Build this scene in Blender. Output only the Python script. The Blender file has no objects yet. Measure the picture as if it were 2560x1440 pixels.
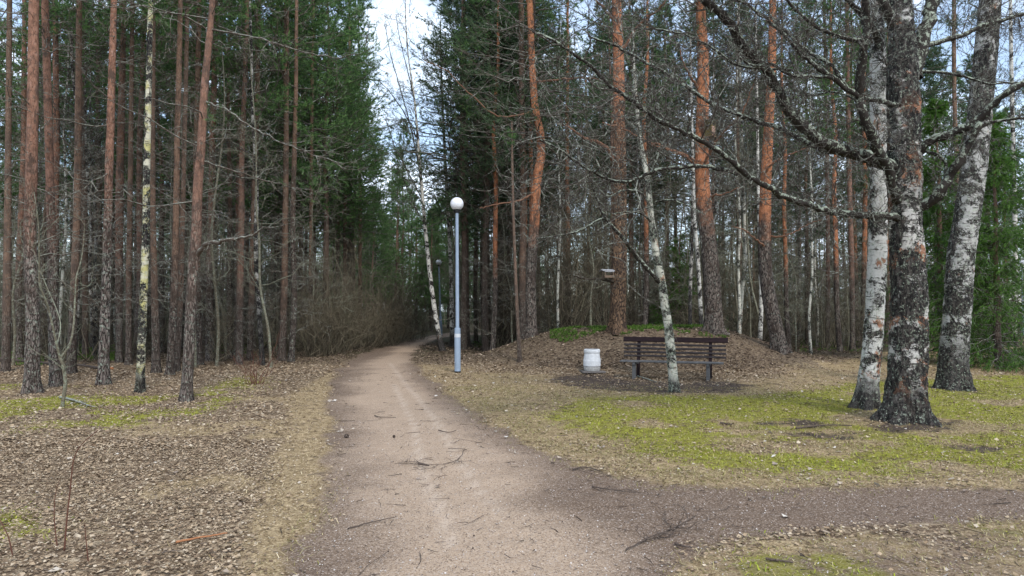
import bpy, math, random
import numpy as np
from mathutils import Vector
random.seed(7)
rng = np.random.default_rng(11)
C = bpy.context.scene.collection
R = math.radians

# ------------------------------------------------------------------ camera, world, sun, exposure
FPX, CU, CV, HOR, EYE = 1750.0, 1280.0, 720.0, 770.0, 1.5
PITCH = math.atan((HOR - CV) / FPX)
cam = bpy.data.cameras.new('camera'); camo = bpy.data.objects.new('camera', cam); C.objects.link(camo)
camo.location = (0, 0, EYE); camo.rotation_euler = (math.pi / 2 + PITCH, 0, 0)
cam.sensor_width = 36; cam.lens = 36 * FPX / 2560; cam.clip_start = 0.05; cam.clip_end = 600
bpy.context.scene.camera = camo

SUN_EL, SUN_AZ = R(46), R(160)        # azimuth measured from +Y towards +X: the sun is behind the camera, to the right
world = bpy.data.worlds.new('World'); bpy.context.scene.world = world; world.use_nodes = True
wn, wl = world.node_tree.nodes, world.node_tree.links
wn.clear()
wo = wn.new('ShaderNodeOutputWorld'); wb = wn.new('ShaderNodeBackground'); wb.inputs[1].default_value = 0.15
sky = wn.new('ShaderNodeTexSky'); sky.sky_type = 'NISHITA'; sky.sun_disc = False
sky.sun_elevation = SUN_EL; sky.sun_rotation = SUN_AZ
wtc = wn.new('ShaderNodeTexCoord'); wmp = wn.new('ShaderNodeMapping'); wmp.inputs['Scale'].default_value = (1.5, 1.5, 3.2)
wnz = wn.new('ShaderNodeTexNoise'); wnz.inputs['Scale'].default_value = 2.6; wnz.inputs['Detail'].default_value = 6; wnz.inputs['Roughness'].default_value = 0.55
wr = wn.new('ShaderNodeValToRGB'); wr.color_ramp.elements[0].position = 0.40; wr.color_ramp.elements[0].color = (0.18, 0.18, 0.18, 1)
wr.color_ramp.elements[1].position = 0.60; wr.color_ramp.elements[1].color = (1, 1, 1, 1)
wm = wn.new('ShaderNodeMix'); wm.data_type = 'RGBA'; wm.inputs[7].default_value = (5.6, 6.4, 7.4, 1)
wl.new(wtc.outputs['Generated'], wmp.inputs[0]); wl.new(wmp.outputs[0], wnz.inputs[0]); wl.new(wnz.outputs[0], wr.inputs[0])
wl.new(wr.outputs[0], wm.inputs[0]); wl.new(sky.outputs[0], wm.inputs[6]); wl.new(wm.outputs[2], wb.inputs[0]); wl.new(wb.outputs[0], wo.inputs[0])

sl = bpy.data.lights.new('sun', 'SUN'); sl.energy = 1.5; sl.angle = R(11); sl.color = (1, 0.955, 0.89)
so = bpy.data.objects.new('sun', sl); C.objects.link(so)
sdir = Vector((math.sin(SUN_AZ) * math.cos(SUN_EL), math.cos(SUN_AZ) * math.cos(SUN_EL), math.sin(SUN_EL)))
so.rotation_euler = sdir.to_track_quat('Z', 'Y').to_euler(); so.location = (5, -5, 20)
vs = bpy.context.scene.view_settings
vs.view_transform = 'Standard'; vs.look = 'None'; vs.exposure = 0.82; vs.gamma = 1
try: vs.use_curve_mapping = False
except Exception: pass
bpy.context.scene.cycles.max_bounces = 9
bpy.context.scene.cycles.diffuse_bounces = 7

# ------------------------------------------------------------------ maths helpers
def vnoise(x, y, s, seed=0):
    x = np.asarray(x, float) / s + seed * 17.3; y = np.asarray(y, float) / s - seed * 9.1
    xi = np.floor(x).astype(np.int64); yi = np.floor(y).astype(np.int64); fx = x - xi; fy = y - yi
    fx = fx * fx * (3 - 2 * fx); fy = fy * fy * (3 - 2 * fy)
    def h(a, b):
        n = (a * 374761393 + b * 668265263 + seed * 974711) & 0x7fffffff
        n = ((n ^ (n >> 13)) * 1274126177) & 0x7fffffff
        return ((n ^ (n >> 16)) & 0xffff) / 65535.0
    return (h(xi, yi) * (1 - fx) + h(xi + 1, yi) * fx) * (1 - fy) + (h(xi, yi + 1) * (1 - fx) + h(xi + 1, yi + 1) * fx) * fy
def fbm(x, y, s, seed=0):
    return (vnoise(x, y, s, seed) + .5 * vnoise(x, y, s / 2.1, seed + 1) + .25 * vnoise(x, y, s / 4.3, seed + 2)) / 1.75
def sstep(a, b, x):
    t = np.clip((x - a) / (b - a), 0, 1); return t * t * (3 - 2 * t)
def H(x, y):
    x = np.asarray(x, float); y = np.asarray(y, float)
    s = ((np.abs(x - 3.7) / 5.5) ** 2.3 + (np.abs(y - 20.4) / 5.3) ** 2.3) ** (1 / 2.3)
    z = 0.93 * sstep(1.0, 0.33, s)
    z = z + (fbm(x, y, 2.2, 5) - .5) * 0.10 * sstep(2, 8, np.hypot(x, y)) * (0.25 + 0.75 * sstep(-.2, 1.2, sd(PATH, x, y)))
    return z - 0.02 * sstep(.35, -.25, sd(PATH, x, y))
def sd(poly, x, y):
    """signed distance to a polygon, negative inside"""
    x = np.asarray(x, float); y = np.asarray(y, float)
    shp = np.broadcast(x, y).shape; x = np.broadcast_to(x, shp).ravel(); y = np.broadcast_to(y, shp).ravel()
    d = np.full(x.shape, 1e9); ins = np.zeros(x.shape, bool); n = len(poly)
    for i in range(n):
        ax, ay = poly[i]; bx, by = poly[(i + 1) % n]
        ex, ey = bx - ax, by - ay; wx, wy = x - ax, y - ay
        t = np.clip((wx * ex + wy * ey) / (ex * ex + ey * ey + 1e-12), 0, 1)
        d = np.minimum(d, np.hypot(wx - t * ex, wy - t * ey))
        c = ((ay > y) != (by > y))
        with np.errstate(divide='ignore', invalid='ignore'):
            c &= x < (bx - ax) * (y - ay) / (by - ay + 1e-15) + ax
        ins ^= c
    return np.where(ins, -d, d).reshape(shp)
cp, sp_ = math.cos(PITCH), math.sin(PITCH)
def ray(u, v):
    cx, cy = (u - CU) / FPX, (CV - v) / FPX
    return np.array([cx, cp - cy * sp_, sp_ + cy * cp])
def P(u, v, d):
    r = ray(u, v); r = r * (d / r[1]); return np.array([r[0], d, EYE + r[2]])
def flat(u, v):
    r = ray(u, v); t = -EYE / r[2]; return (r[0] * t, r[1] * t)
def G(u, v):
    r = ray(u, v); y = 2.0
    while y < 90:
        t = y / r[1]
        if EYE + r[2] * t <= float(H(r[0] * t, y)): break
        y += 0.03
    t = y / r[1]; x = r[0] * t
    return np.array([x, y, float(H(x, y))])
def proj(x, y, z):
    dz = z - EYE; f = y * cp + dz * sp_; up = -y * sp_ + dz * cp
    return CU + FPX * x / f, CV - FPX * up / f
def poly_px(pts): return [flat(*p) if p[1] > 790 else p for p in pts]

PATH = poly_px([(735, 1440), (790, 1300), (822, 1150), (832, 1060), (830, 1000), (826, 955), (850, 920), (900, 888), (970, 862), (1040, 847), (1085, 838)]) \
    + [(-3.6, 43.5), (0, 44), (6, 43), (6, 40.5), (0, 41), (-2.9, 39.5)] \
    + poly_px([(1098, 845), (1060, 862), (1032, 885), (1040, 905), (1062, 935), (1100, 972), (1150, 1010), (1230, 1060), (1330, 1110), (1450, 1155), (1560, 1185), (1700, 1208), (1900, 1218), (2100, 1222), (2560, 1205), (2900, 1205), (2900, 1292), (2560, 1292), (2200, 1310), (1900, 1335), (1760, 1375), (1700, 1440)]) + [(1.0, 0), (1.2, -5), (-1.5, -5), (-1.3, 0)]
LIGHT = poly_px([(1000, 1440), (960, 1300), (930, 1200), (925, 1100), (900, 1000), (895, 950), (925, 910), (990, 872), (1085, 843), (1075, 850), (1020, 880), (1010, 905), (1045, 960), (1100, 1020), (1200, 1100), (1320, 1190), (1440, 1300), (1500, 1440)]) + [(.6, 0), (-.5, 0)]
MOSS = poly_px([(1420, 1000), (1620, 985), (1900, 985), (2150, 955), (2560, 930), (3000, 930), (3000, 1195), (2560, 1190), (2100, 1205), (1800, 1180), (1600, 1140), (1450, 1090), (1330, 1045)])
LAWN = poly_px([(1050, 905), (1200, 925), (1400, 938), (1560, 960), (1750, 965), (1900, 948), (2050, 915), (2150, 885), (2600, 845), (3300, 845), (3300, 1250), (2560, 1245), (1700, 1248), (1330, 1155), (1150, 1045), (1020, 925)])
DIRT = [poly_px(p) for p in (
    [(1360, 945), (1450, 935), (1560, 945), (1700, 955), (1850, 955), (1940, 968), (1800, 985), (1620, 982), (1480, 975), (1380, 962)],
    [(2010, 1085), (2150, 1068), (2230, 1062), (2350, 1050), (2400, 1068), (2300, 1090), (2150, 1098), (2050, 1098)],
    [(1850, 1055), (2000, 1050), (2100, 1062), (2000, 1070), (1880, 1068)],
    [(2380, 1110), (2520, 1100), (2560, 1125), (2430, 1140)])]
LMOSS = [poly_px(p) for p in ([(-300, 960), (60, 955), (300, 985), (480, 975), (640, 935), (660, 960), (560, 1010), (470, 1060), (280, 1070), (120, 1080), (-200, 1100)], [(-200, 1290), (60, 1270), (110, 1330), (-100, 1360)])]
STRAW = poly_px([(830, 930), (720, 990), (720, 1060), (660, 1200), (620, 1330), (600, 1440), (765, 1440), (815, 1300), (845, 1150), (852, 1050)])
LOWR = poly_px([(1560, 1500), (1700, 1380), (1950, 1325), (2250, 1295), (2600, 1275), (3000, 1275), (3000, 1600)]) + [(6, 1.0), (1.2, 1.0)]

TRACK = poly_px([(985, 960), (1005, 1000), (1035, 1060), (1046, 1120), (1060, 1180), (1085, 1240), (1115, 1300), (1130, 1360)]); TRACK = TRACK + TRACK[::-1]
TRACK2 = poly_px([(975, 905), (1000, 940), (1050, 1000), (1085, 1040), (1115, 1090), (1150, 1150), (1190, 1210), (1260, 1280)]); TRACK2 = TRACK2 + TRACK2[::-1]
def weights(x, y):
    sdp = sd(PATH, x, y)
    W = {}
    W['path'] = sstep(.40, -.34, sdp + (fbm(x, y, .8, 15) - .5) * .5)
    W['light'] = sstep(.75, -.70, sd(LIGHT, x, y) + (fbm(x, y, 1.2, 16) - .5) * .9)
    lawn = sstep(.7, -.7, sd(LAWN, x, y) + (fbm(x, y, 1.0, 17) - .5) * .8); m = sstep(.5, -.9, sd(MOSS, x, y))
    m = m * sstep(.28, .58, fbm(x, y, 1.1, 21) * .6 + fbm(x * .6, y * 1.8, 2.0, 23) * .4)
    lm = np.zeros_like(m)
    for p in LMOSS: lm = np.maximum(lm, sstep(.5, -.5, sd(p, x, y)) * .75)
    lr = sstep(.4, -.5, sd(LOWR, x, y))
    W['moss'] = np.clip(np.maximum(np.maximum(m, lm * sstep(.3, .6, fbm(x, y, 1.1, 33))), lr * .8 * sstep(.5, .68, fbm(x, y, .9, 44))), 0, 1)
    W['dry'] = np.clip(np.maximum(lawn * (.62 + .38 * sstep(.32, .55, fbm(x, y, .55, 58))), np.maximum(sstep(.3, -.3, sd(STRAW, x, y)), lr * sstep(.35, .6, fbm(x, y, .8, 52)))), 0, 1)
    dd = np.zeros_like(m)
    for p in DIRT: dd = np.maximum(dd, sstep(.35, -.35, sd(p, x, y) + (fbm(x, y, .6, 18) - .5) * 1.1) * .75)
    W['dirt'] = dd
    tr = np.minimum(np.abs(sd(TRACK, x, y)), np.abs(sd(TRACK2, x, y))); W['track'] = sstep(.055, .015, tr + (fbm(x, y, .3, 62) - .5) * .05)
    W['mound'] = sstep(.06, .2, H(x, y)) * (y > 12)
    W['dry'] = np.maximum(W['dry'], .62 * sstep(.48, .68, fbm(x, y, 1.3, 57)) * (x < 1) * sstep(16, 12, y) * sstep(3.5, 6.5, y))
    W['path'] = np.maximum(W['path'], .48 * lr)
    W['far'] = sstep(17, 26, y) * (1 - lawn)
    return W

# ------------------------------------------------------------------ mesh builder
class MB:
    def __init__(s): s.v = []; s.f3 = []; s.f4 = []; s.m3 = []; s.m4 = []; s.n = 0
    def add(s, v, f3=None, f4=None, mat=0):
        v = np.asarray(v, float).reshape(-1, 3); s.v.append(v)
        if f3 is not None and len(f3): f3 = np.asarray(f3, np.int64) + s.n; s.f3.append(f3); s.m3.append(np.full(len(f3), mat))
        if f4 is not None and len(f4): f4 = np.asarray(f4, np.int64) + s.n; s.f4.append(f4); s.m4.append(np.full(len(f4), mat))
        s.n += len(v)
    def mesh(s, name, mats, off=(0, 0, 0), smooth=False):
        me = bpy.data.meshes.new(name)
        v = np.concatenate(s.v) - np.asarray(off); f3 = np.concatenate(s.f3) if s.f3 else np.zeros((0, 3), int); f4 = np.concatenate(s.f4) if s.f4 else np.zeros((0, 4), int)
        me.vertices.add(len(v)); me.vertices.foreach_set('co', v.ravel().astype(np.float32))
        idx = np.concatenate([f3.ravel(), f4.ravel()]); me.loops.add(len(idx)); me.loops.foreach_set('vertex_index', idx.astype(np.int32))
        st = np.concatenate([np.arange(len(f3)) * 3, len(f3) * 3 + np.arange(len(f4)) * 4])
        me.polygons.add(len(st)); me.polygons.foreach_set('loop_start', st.astype(np.int32))
        mi = np.concatenate(s.m3 + s.m4) if (s.m3 or s.m4) else np.zeros(0)
        me.polygons.foreach_set('material_index', mi.astype(np.int32))
        me.polygons.foreach_set('use_smooth', np.full(len(st), smooth))
        for m in (mats if isinstance(mats, (list, tuple)) else [mats]): me.materials.append(m)
        me.update(calc_edges=True); me.validate(); return me
    def build(s, name, mats, parent=None, off=(0, 0, 0), smooth=False):
        o = bpy.data.objects.new(name, s.mesh(name, mats, off, smooth)); C.objects.link(o)
        if parent is not None: o.parent = parent
        else: o.location = off
        return o
def nrm(a): return a / (np.linalg.norm(a, axis=-1, keepdims=True) + 1e-12)
def tubes(mb, Pt, Rd, sides=5, mat=0, ref=None, cap=False):
    Pt = np.asarray(Pt, float); Rd = np.asarray(Rd, float)
    if Pt.ndim == 2: Pt = Pt[None]; Rd = Rd[None]
    T, K, _ = Pt.shape
    if T == 0: return
    tan = nrm(np.gradient(Pt, axis=1))
    mean = nrm(Pt[:, -1] - Pt[:, 0])
    rf = np.where(np.abs(mean[:, 2:3]) > .75, np.array([[0, 1., 0]]), np.array([[0, 0, 1.]]))[:, None, :]
    n = nrm(np.cross(tan, np.broadcast_to(rf, tan.shape))); b = np.cross(tan, n)
    a = np.arange(sides) * 2 * math.pi / sides
    rd = Rd[:, :, None, None] if Rd.ndim == 2 else Rd[:, :, :, None]
    ring = Pt[:, :, None, :] + rd * (np.cos(a)[None, None, :, None] * n[:, :, None, :] + np.sin(a)[None, None, :, None] * b[:, :, None, :])
    base = (np.arange(T) * K * sides)[:, None, None] + (np.arange(K - 1) * sides)[None, :, None]
    j = np.arange(sides)[None, None, :]; j2 = (j + 1) % sides
    f = np.stack([base + j, base + j2, base + sides + j2, base + sides + j], -1).reshape(-1, 4)
    if cap:
        for k, rev in ((0, 1), (K - 1, 0)):
            pass
    mb.add(ring.reshape(-1, 3), None, f[:, ::-1], mat)
    if cap:
        for t in range(T):
            for k in (0, K - 1):
                rr = ring[t, k]; c = rr.mean(0); i = np.arange(sides)
                tri = np.stack([i, (i + 1) % sides, np.full(sides, sides)], 1)
                mb.add(np.vstack([rr, c]), tri if k == K - 1 else tri[:, ::-1], None, mat)
def spline(pts, k):
    pts = np.asarray(pts, float); n = len(pts)
    if n < 3: return pts[0] + (pts[-1] - pts[0]) * np.linspace(0, 1, k)[:, None]
    d = np.r_[0, np.cumsum(np.linalg.norm(np.diff(pts, axis=0), axis=1))]; q = np.linspace(0, d[-1], k)
    i = np.clip(np.searchsorted(d, q, side='right') - 1, 0, n - 2); t = ((q - d[i]) / (d[i + 1] - d[i] + 1e-9))[:, None]
    p0 = pts[np.maximum(i - 1, 0)]; p1 = pts[i]; p2 = pts[i + 1]; p3 = pts[np.minimum(i + 2, n - 1)]
    return .5 * (2 * p1 + (p2 - p0) * t + (2 * p0 - 5 * p1 + 4 * p2 - p3) * t ** 2 + (3 * p1 - p0 - 3 * p2 + p3) * t ** 3)
def grow(O, D, L, K=5, up=0.0, jit=.12, droop=0.0):
    """branch centre lines: origins, directions, lengths -> (T,K,3)"""
    T = len(O); s = np.linspace(0, 1, K)[None, :, None]
    L = np.asarray(L, float).reshape(-1, 1, 1) * np.ones((T, 1, 1))
    up = np.broadcast_to(np.asarray(up, float).reshape(-1, 1, 1), (T, 1, 1))
    w = rng.normal(0, 1, (T, K, 3)) * jit / math.sqrt(K); w[:, 0] = 0; w = np.cumsum(w, 1)
    return O[:, None, :] + D[:, None, :] * L * s + np.array([0, 0, 1.]) * up * L * s ** 2 + w * L
def spawn(Pt, n, s0=.2, s1=1., ang=.8, flat_=0.0):
    T, K, _ = Pt.shape
    i = np.repeat(np.arange(T), n); s = rng.uniform(s0, s1, len(i)) * (K - 1) * .999; k = s.astype(int); f = (s - k)[:, None]
    O = Pt[i, k] * (1 - f) + Pt[i, k + 1] * f; t = nrm(Pt[i, k + 1] - Pt[i, k])
    r = rng.normal(0, 1, (len(i), 3)); r[:, 2] *= (1 - flat_); r = nrm(r - t * np.sum(r * t, 1, keepdims=True))
    return O, nrm(t * math.cos(ang) + r * math.sin(ang)), s / (K - 1), i
def tufts(mb, O, D, n, ln, wd, mat=0, spread=1.0):
    T = len(O)
    if T == 0: return
    o = np.repeat(O, n, 0); d = np.repeat(D, n, 0)
    r = rng.normal(0, 1, (T * n, 3)); dr = nrm(d + nrm(r) * spread); o = o + d * rng.uniform(-.5, .5, (T * n, 1)) * ln
    side = nrm(np.cross(dr, rng.normal(0, 1, (T * n, 3)))) * wd * rng.uniform(.7, 1.3, (T * n, 1)); l = ln * rng.uniform(.6, 1.25, (T * n, 1))
    v = np.stack([o - side, o + side, o + dr * l], 1).reshape(-1, 3)
    mb.add(v, np.arange(T * n * 3).reshape(-1, 3), None, mat)
def tag(o, label=None, cat=None, group=None, kind=None):
    if label: o['label'] = label
    if cat: o['category'] = cat
    if group: o['group'] = group
    if kind: o['kind'] = kind
    return o
def empty(name, loc, rz=0):
    o = bpy.data.objects.new(name, None); C.objects.link(o); o.location = loc; o.rotation_euler = (0, 0, rz); o.empty_display_size = .2; return o
KIDS = {}
def kids(o): return [c for c in KIDS.get(o.name, [])]
def reg(root, *ch):
    for c in ch: c.parent = root
    KIDS.setdefault(root.name, []).extend(ch)
def copy_thing(root, loc, rz, sc=1, szz=1):
    r = root.copy(); C.objects.link(r); r.location = loc; r.rotation_euler = (0, 0, rz); r.scale = (sc, sc, sc * szz)
    for ch in kids(root):
        c = ch.copy(); C.objects.link(c); c.parent = r
    return r

# ------------------------------------------------------------------ materials
class NT:
    def __init__(s, name, rough=.9, spec=.2):
        s.m = bpy.data.materials.new(name); s.m.use_nodes = True; s.t = s.m.node_tree; s.t.nodes.clear()
        s.out = s.t.nodes.new('ShaderNodeOutputMaterial'); s.b = s.t.nodes.new('ShaderNodeBsdfPrincipled'); s.t.links.new(s.b.outputs[0], s.out.inputs[0])
        s.b.inputs['Roughness'].default_value = rough; s.b.inputs['Specular IOR Level'].default_value = spec
        s.tc = s.t.nodes.new('ShaderNodeTexCoord')
    def set(s, inp, v):
        if hasattr(v, 'links') or isinstance(v, bpy.types.NodeSocket): s.t.links.new(v, inp)
        else: inp.default_value = v
    def mapping(s, scale, src='Object', loc=(0, 0, 0)):
        n = s.t.nodes.new('ShaderNodeMapping'); n.inputs['Scale'].default_value = scale; n.inputs['Location'].default_value = loc; s.t.links.new(s.tc.outputs[src], n.inputs[0]); return n.outputs[0]
    def noise(s, vec, scale, detail=4, rough=.6, dist=0):
        n = s.t.nodes.new('ShaderNodeTexNoise'); n.inputs['Scale'].default_value = scale; n.inputs['Detail'].default_value = detail; n.inputs['Roughness'].default_value = rough; n.inputs['Distortion'].default_value = dist; s.t.links.new(vec, n.inputs['Vector']); return n.outputs[0]
    def voro(s, vec, scale, feat='F1', out=0):
        n = s.t.nodes.new('ShaderNodeTexVoronoi'); n.feature = feat; n.inputs['Scale'].default_value = scale; s.t.links.new(vec, n.inputs['Vector']); return n.outputs[out]
    def ramp(s, fac, *els, mode='LINEAR'):
        n = s.t.nodes.new('ShaderNodeValToRGB'); cr = n.color_ramp; cr.interpolation = mode
        while len(cr.elements) < len(els): cr.elements.new(.5)
        for e, (p, c) in zip(cr.elements, els): e.position = p; e.color = (c, c, c, 1) if isinstance(c, (int, float)) else (*c, 1)
        s.t.links.new(fac, n.inputs[0]); return n.outputs[0]
    def mix(s, fac, a, b, mode='MIX'):
        n = s.t.nodes.new('ShaderNodeMix'); n.data_type = 'RGBA'; n.blend_type = mode
        s.set(n.inputs[0], fac)
        for i, v in ((6, a), (7, b)): s.set(n.inputs[i], (*v, 1) if isinstance(v, tuple) and len(v) == 3 else v)
        return n.outputs[2]
    def math(s, op, a, b=0.0, clamp=False):
        n = s.t.nodes.new('ShaderNodeMath'); n.operation = op; n.use_clamp = clamp; s.set(n.inputs[0], a); s.set(n.inputs[1], b); return n.outputs[0]
    def maprange(s, v, a, b, c=0., d=1.):
        n = s.t.nodes.new('ShaderNodeMapRange'); n.interpolation_type = 'SMOOTHSTEP'; s.set(n.inputs[0], v)
        for i, q in enumerate((a, b, c, d)): n.inputs[i + 1].default_value = q
        return n.outputs[0]
    def z(s, src='Object'):
        n = s.t.nodes.new('ShaderNodeSeparateXYZ'); s.t.links.new(s.tc.outputs[src], n.inputs[0]); return n.outputs[2]
    def attr(s, name):
        n = s.t.nodes.new('ShaderNodeAttribute'); n.attribute_name = name; return n.outputs['Fac']
    def island(s): return s.t.nodes.new('ShaderNodeNewGeometry').outputs['Random Per Island']
    def objrand(s): return s.t.nodes.new('ShaderNodeObjectInfo').outputs['Random']
    def bump(s, h, strength=.5, dist=.02):
        n = s.t.nodes.new('ShaderNodeBump'); n.inputs['Strength'].default_value = strength; n.inputs['Distance'].default_value = dist; s.t.links.new(h, n.inputs['Height']); s.t.links.new(n.outputs[0], s.b.inputs['Normal'])
    def col(s, c): s.set(s.b.inputs['Base Color'], (*c, 1) if isinstance(c, tuple) else c); return s.m

def pine_bark(name, zlo, zhi, low=(.15, .12, .105), upc=(.36, .15, .08), lich=.5, var=True):
    n = NT(name); v0 = n.mapping((1, 1, .26)); v2 = n.mapping((1, 1, 1)); wn_ = n.t.nodes.new('ShaderNodeTexNoise'); wn_.inputs['Scale'].default_value = 14; wn_.inputs['Detail'].default_value = 4; n.t.links.new(v0, wn_.inputs['Vector'])
    v = n.mix(.10, v0, wn_.outputs['Color'], 'ADD')
    wob = n.noise(v2, 1.3, 3)
    edge = n.voro(v, 26, 'DISTANCE_TO_EDGE'); crack = n.maprange(edge, 0.01, .16)
    fine = n.noise(v, 60, 5, .7); mott = n.noise(v2, 9, 5, .65)
    h = n.math('ADD', n.z(), n.math('MULTIPLY', n.math('SUBTRACT', wob, .5), 3.5))
    if var: h = n.math('ADD', h, n.math('MULTIPLY', n.math('SUBTRACT', n.objrand(), .5), 2.0))
    t = n.maprange(h, zlo, zhi)
    cl = n.mix(crack, (.022, .017, .015), n.ramp(fine, (.3, tuple(c * .55 for c in low)), (.7, tuple(c * 1.35 for c in low))))
    cu = n.mix(n.maprange(edge, 0, .07), tuple(c * .35 for c in upc), n.ramp(mott, (.32, tuple(c * .55 for c in upc)), (.52, upc), (.72, (upc[0] * 1.15, upc[1] * 1.35, upc[2] * 1.6))))
    c = n.mix(t, cl, cu)
    lm = n.math('MULTIPLY', n.maprange(n.noise(v2, 17, 6, .75), .60 - .08 * lich, .67 - .06 * lich), n.maprange(n.math('SUBTRACT', 1., t), .1, .9, .12, 1.))
    c = n.mix(n.math('MULTIPLY', lm, min(1, lich * 1.5)), c, n.mix(n.noise(v2, 50), (.16, .19, .15), (.46, .50, .42)))
    c = n.mix(n.maprange(n.noise(n.mapping((1, 1, .5), loc=(3, 1, 7)), 5, 6, .7), .48, .64, 0, .85), c, n.mix(fine, (.02, .015, .013), (.10, .07, .055)))
    if var: c = n.mix(n.math('MULTIPLY', n.objrand(), .6), c, n.mix(fine, (.05, .037, .03), (.17, .13, .105)))
    n.bump(n.math('ADD', n.math('MULTIPLY', crack, n.math('SUBTRACT', 1.15, t)), n.math('MULTIPLY', fine, .35)), .9, .025)
    return n.col(c)
def birch_bark(name, dark=.5, rust=0., lich=.3, tint=(.62, .60, .56), basez=1.0, yellow=0., darkz=None):
    n = NT(name, .8); v2 = n.mapping((1, 1, 1)); dash = n.mapping((1, 1, 6)); vert = n.mapping((1, 1, .3))
    big = n.noise(v2, 3.2, 8, .70, .4); big2 = n.noise(n.mapping((1, 1, 1.6), loc=(5, 3, 2)), 3.6, 6, .62, .6); fine = n.noise(v2, 45, 5, .7)
    base = n.mix(n.noise(dash, 9, 5, .7), tuple(c * .7 for c in tint), tint)
    if yellow: base = n.mix(n.maprange(big2, .42, .6, 0, yellow), base, (.42, .38, .12))
    if rust: base = n.mix(n.maprange(n.noise(n.mapping((1, 1, .8), loc=(1, 9, 4)), 3.2, 6, .7, .3), .62 - .2 * rust, .68 - .2 * rust), base, n.mix(fine, (.20, .085, .045), (.36, .19, .12)))
    dl = n.maprange(n.noise(dash, 6, 5, .65), .60 - .06 * dark, .66 - .04 * dark)
    pat = n.maprange(n.math('ADD', big, n.math('MULTIPLY', fine, .25)), .70 - .20 * dark, .74 - .18 * dark)
    z = n.z(); bz = n.math('ADD', z, n.math('MULTIPLY', n.math('SUBTRACT', big, .5), basez * 2.2))
    bm = n.maprange(bz, basez * .25, basez, .97, 0.)
    dm = n.math('MAXIMUM', n.math('MAXIMUM', dl, pat), bm)
    if darkz: dm = n.math('MAXIMUM', dm, n.math('MULTIPLY', n.maprange(z, darkz[0], darkz[1]), n.maprange(n.math('ADD', big2, n.math('MULTIPLY', fine, .3)), .56, .66, .0, .85)))
    crk = n.maprange(n.noise(vert, 30, 6, .75, .6), .40, .62, 0., .3)
    dcol = n.mix(n.maprange(crk, .02, .25), (.010, .009, .009), n.mix(fine, (.03, .026, .024), (.12, .105, .095)))
    c = n.mix(dm, base, dcol)
    lm = n.maprange(n.noise(v2, 20, 6, .8), .64 - .14 * lich, .70 - .12 * lich)
    c = n.mix(n.math('MULTIPLY', lm, .85), c, n.mix(n.noise(v2, 60), (.17, .20, .15), (.50, .55, .45)))
    n.bump(n.math('ADD', n.math('MULTIPLY', dm, n.maprange(crk, .0, .3)), n.math('ADD', n.math('MULTIPLY', fine, .5), n.math('MULTIPLY', n.noise(dash, 12, 4), .4))), .8, .022)
    return n.col(c)
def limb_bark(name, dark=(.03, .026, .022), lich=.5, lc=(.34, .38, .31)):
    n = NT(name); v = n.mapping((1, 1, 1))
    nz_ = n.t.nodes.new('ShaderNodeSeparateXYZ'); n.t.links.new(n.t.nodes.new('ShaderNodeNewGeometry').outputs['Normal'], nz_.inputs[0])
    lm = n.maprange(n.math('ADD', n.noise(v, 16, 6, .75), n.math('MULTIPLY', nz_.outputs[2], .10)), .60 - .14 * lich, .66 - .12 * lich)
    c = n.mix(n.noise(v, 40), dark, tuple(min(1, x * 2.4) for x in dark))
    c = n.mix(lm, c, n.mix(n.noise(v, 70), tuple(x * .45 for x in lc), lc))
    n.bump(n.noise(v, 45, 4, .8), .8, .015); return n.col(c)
def plain(name, a, b, scale=12, rough=.9, bump=.3, bs=60, spec=.2):
    n = NT(name, rough, spec); v = n.mapping((1, 1, 1)); c = n.mix(n.noise(v, scale, 6, .65), a, b)
    if bump: n.bump(n.noise(v, bs, 4), bump, .004)
    return n.col(c)
def island_mat(name, *cols, g=1.0, objvar=.0, rough=.85, trans=0.):
    n = NT(name, rough, .15); k = len(cols); cols = [tuple(q * g for q in cc) for cc in cols]
    c = n.ramp(n.island(), *[((i + .5) / k, cc) for i, cc in enumerate(cols)])
    if objvar: c = n.mix(n.math('MULTIPLY', n.objrand(), objvar), c, n.mix(.5, c, (.03, .05, .03)))
    n.col(c)
    if trans:
        tr = n.t.nodes.new('ShaderNodeBsdfTranslucent'); n.t.links.new(c, tr.inputs[0]); mx = n.t.nodes.new('ShaderNodeMixShader'); mx.inputs[0].default_value = trans
        n.t.links.new(n.b.outputs[0], mx.inputs[1]); n.t.links.new(tr.outputs[0], mx.inputs[2]); n.t.links.new(mx.outputs[0], n.out.inputs[0])
    return n.m

M = {}
M['pine_l'] = pine_bark('pine_bark_reddish', 1.2, 4.2, (.18, .15, .135), (.29, .145, .095), .85)
M['pine_b'] = pine_bark('pine_bark_brown', .5, 3.0, (.13, .105, .09), (.22, .13, .085), .6)
M['pine_f'] = pine_bark('pine_bark_greybrown', 1.5, 6.0, (.12, .10, .085), (.20, .12, .08), .7)
M['pine_o'] = pine_bark('pine_bark_orange', 2.6, 4.0, (.17, .14, .12), (.43, .175, .085), .45, False)
M['pine_d'] = pine_bark('pine_bark_deep', 3.6, 7.0, (.19, .12, .075), (.40, .17, .09), .05, False)
M['birch_y'] = birch_bark('birch_bark_yellow', .55, 0, .6, (.60, .57, .45), .5, .8)
M['birch_w'] = birch_bark('birch_bark_white', .35, .05, .2, (.66, .64, .58), .9)
M['birch_f'] = birch_bark('birch_bark_wood', .62, .05, .5, (.46, .44, .40), 1.6)
M['birch_m'] = birch_bark('birch_bark_main', .74, .62, .7, (.55, .53, .50), .6, 0, (2.6, 3.6))
M['birch_l'] = birch_bark('birch_bark_left', .38, .25, .7, (.64, .63, .60), .55)
M['birch_r'] = birch_bark('birch_bark_right', .64, .1, .7, (.46, .45, .43), 1.0)
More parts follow.
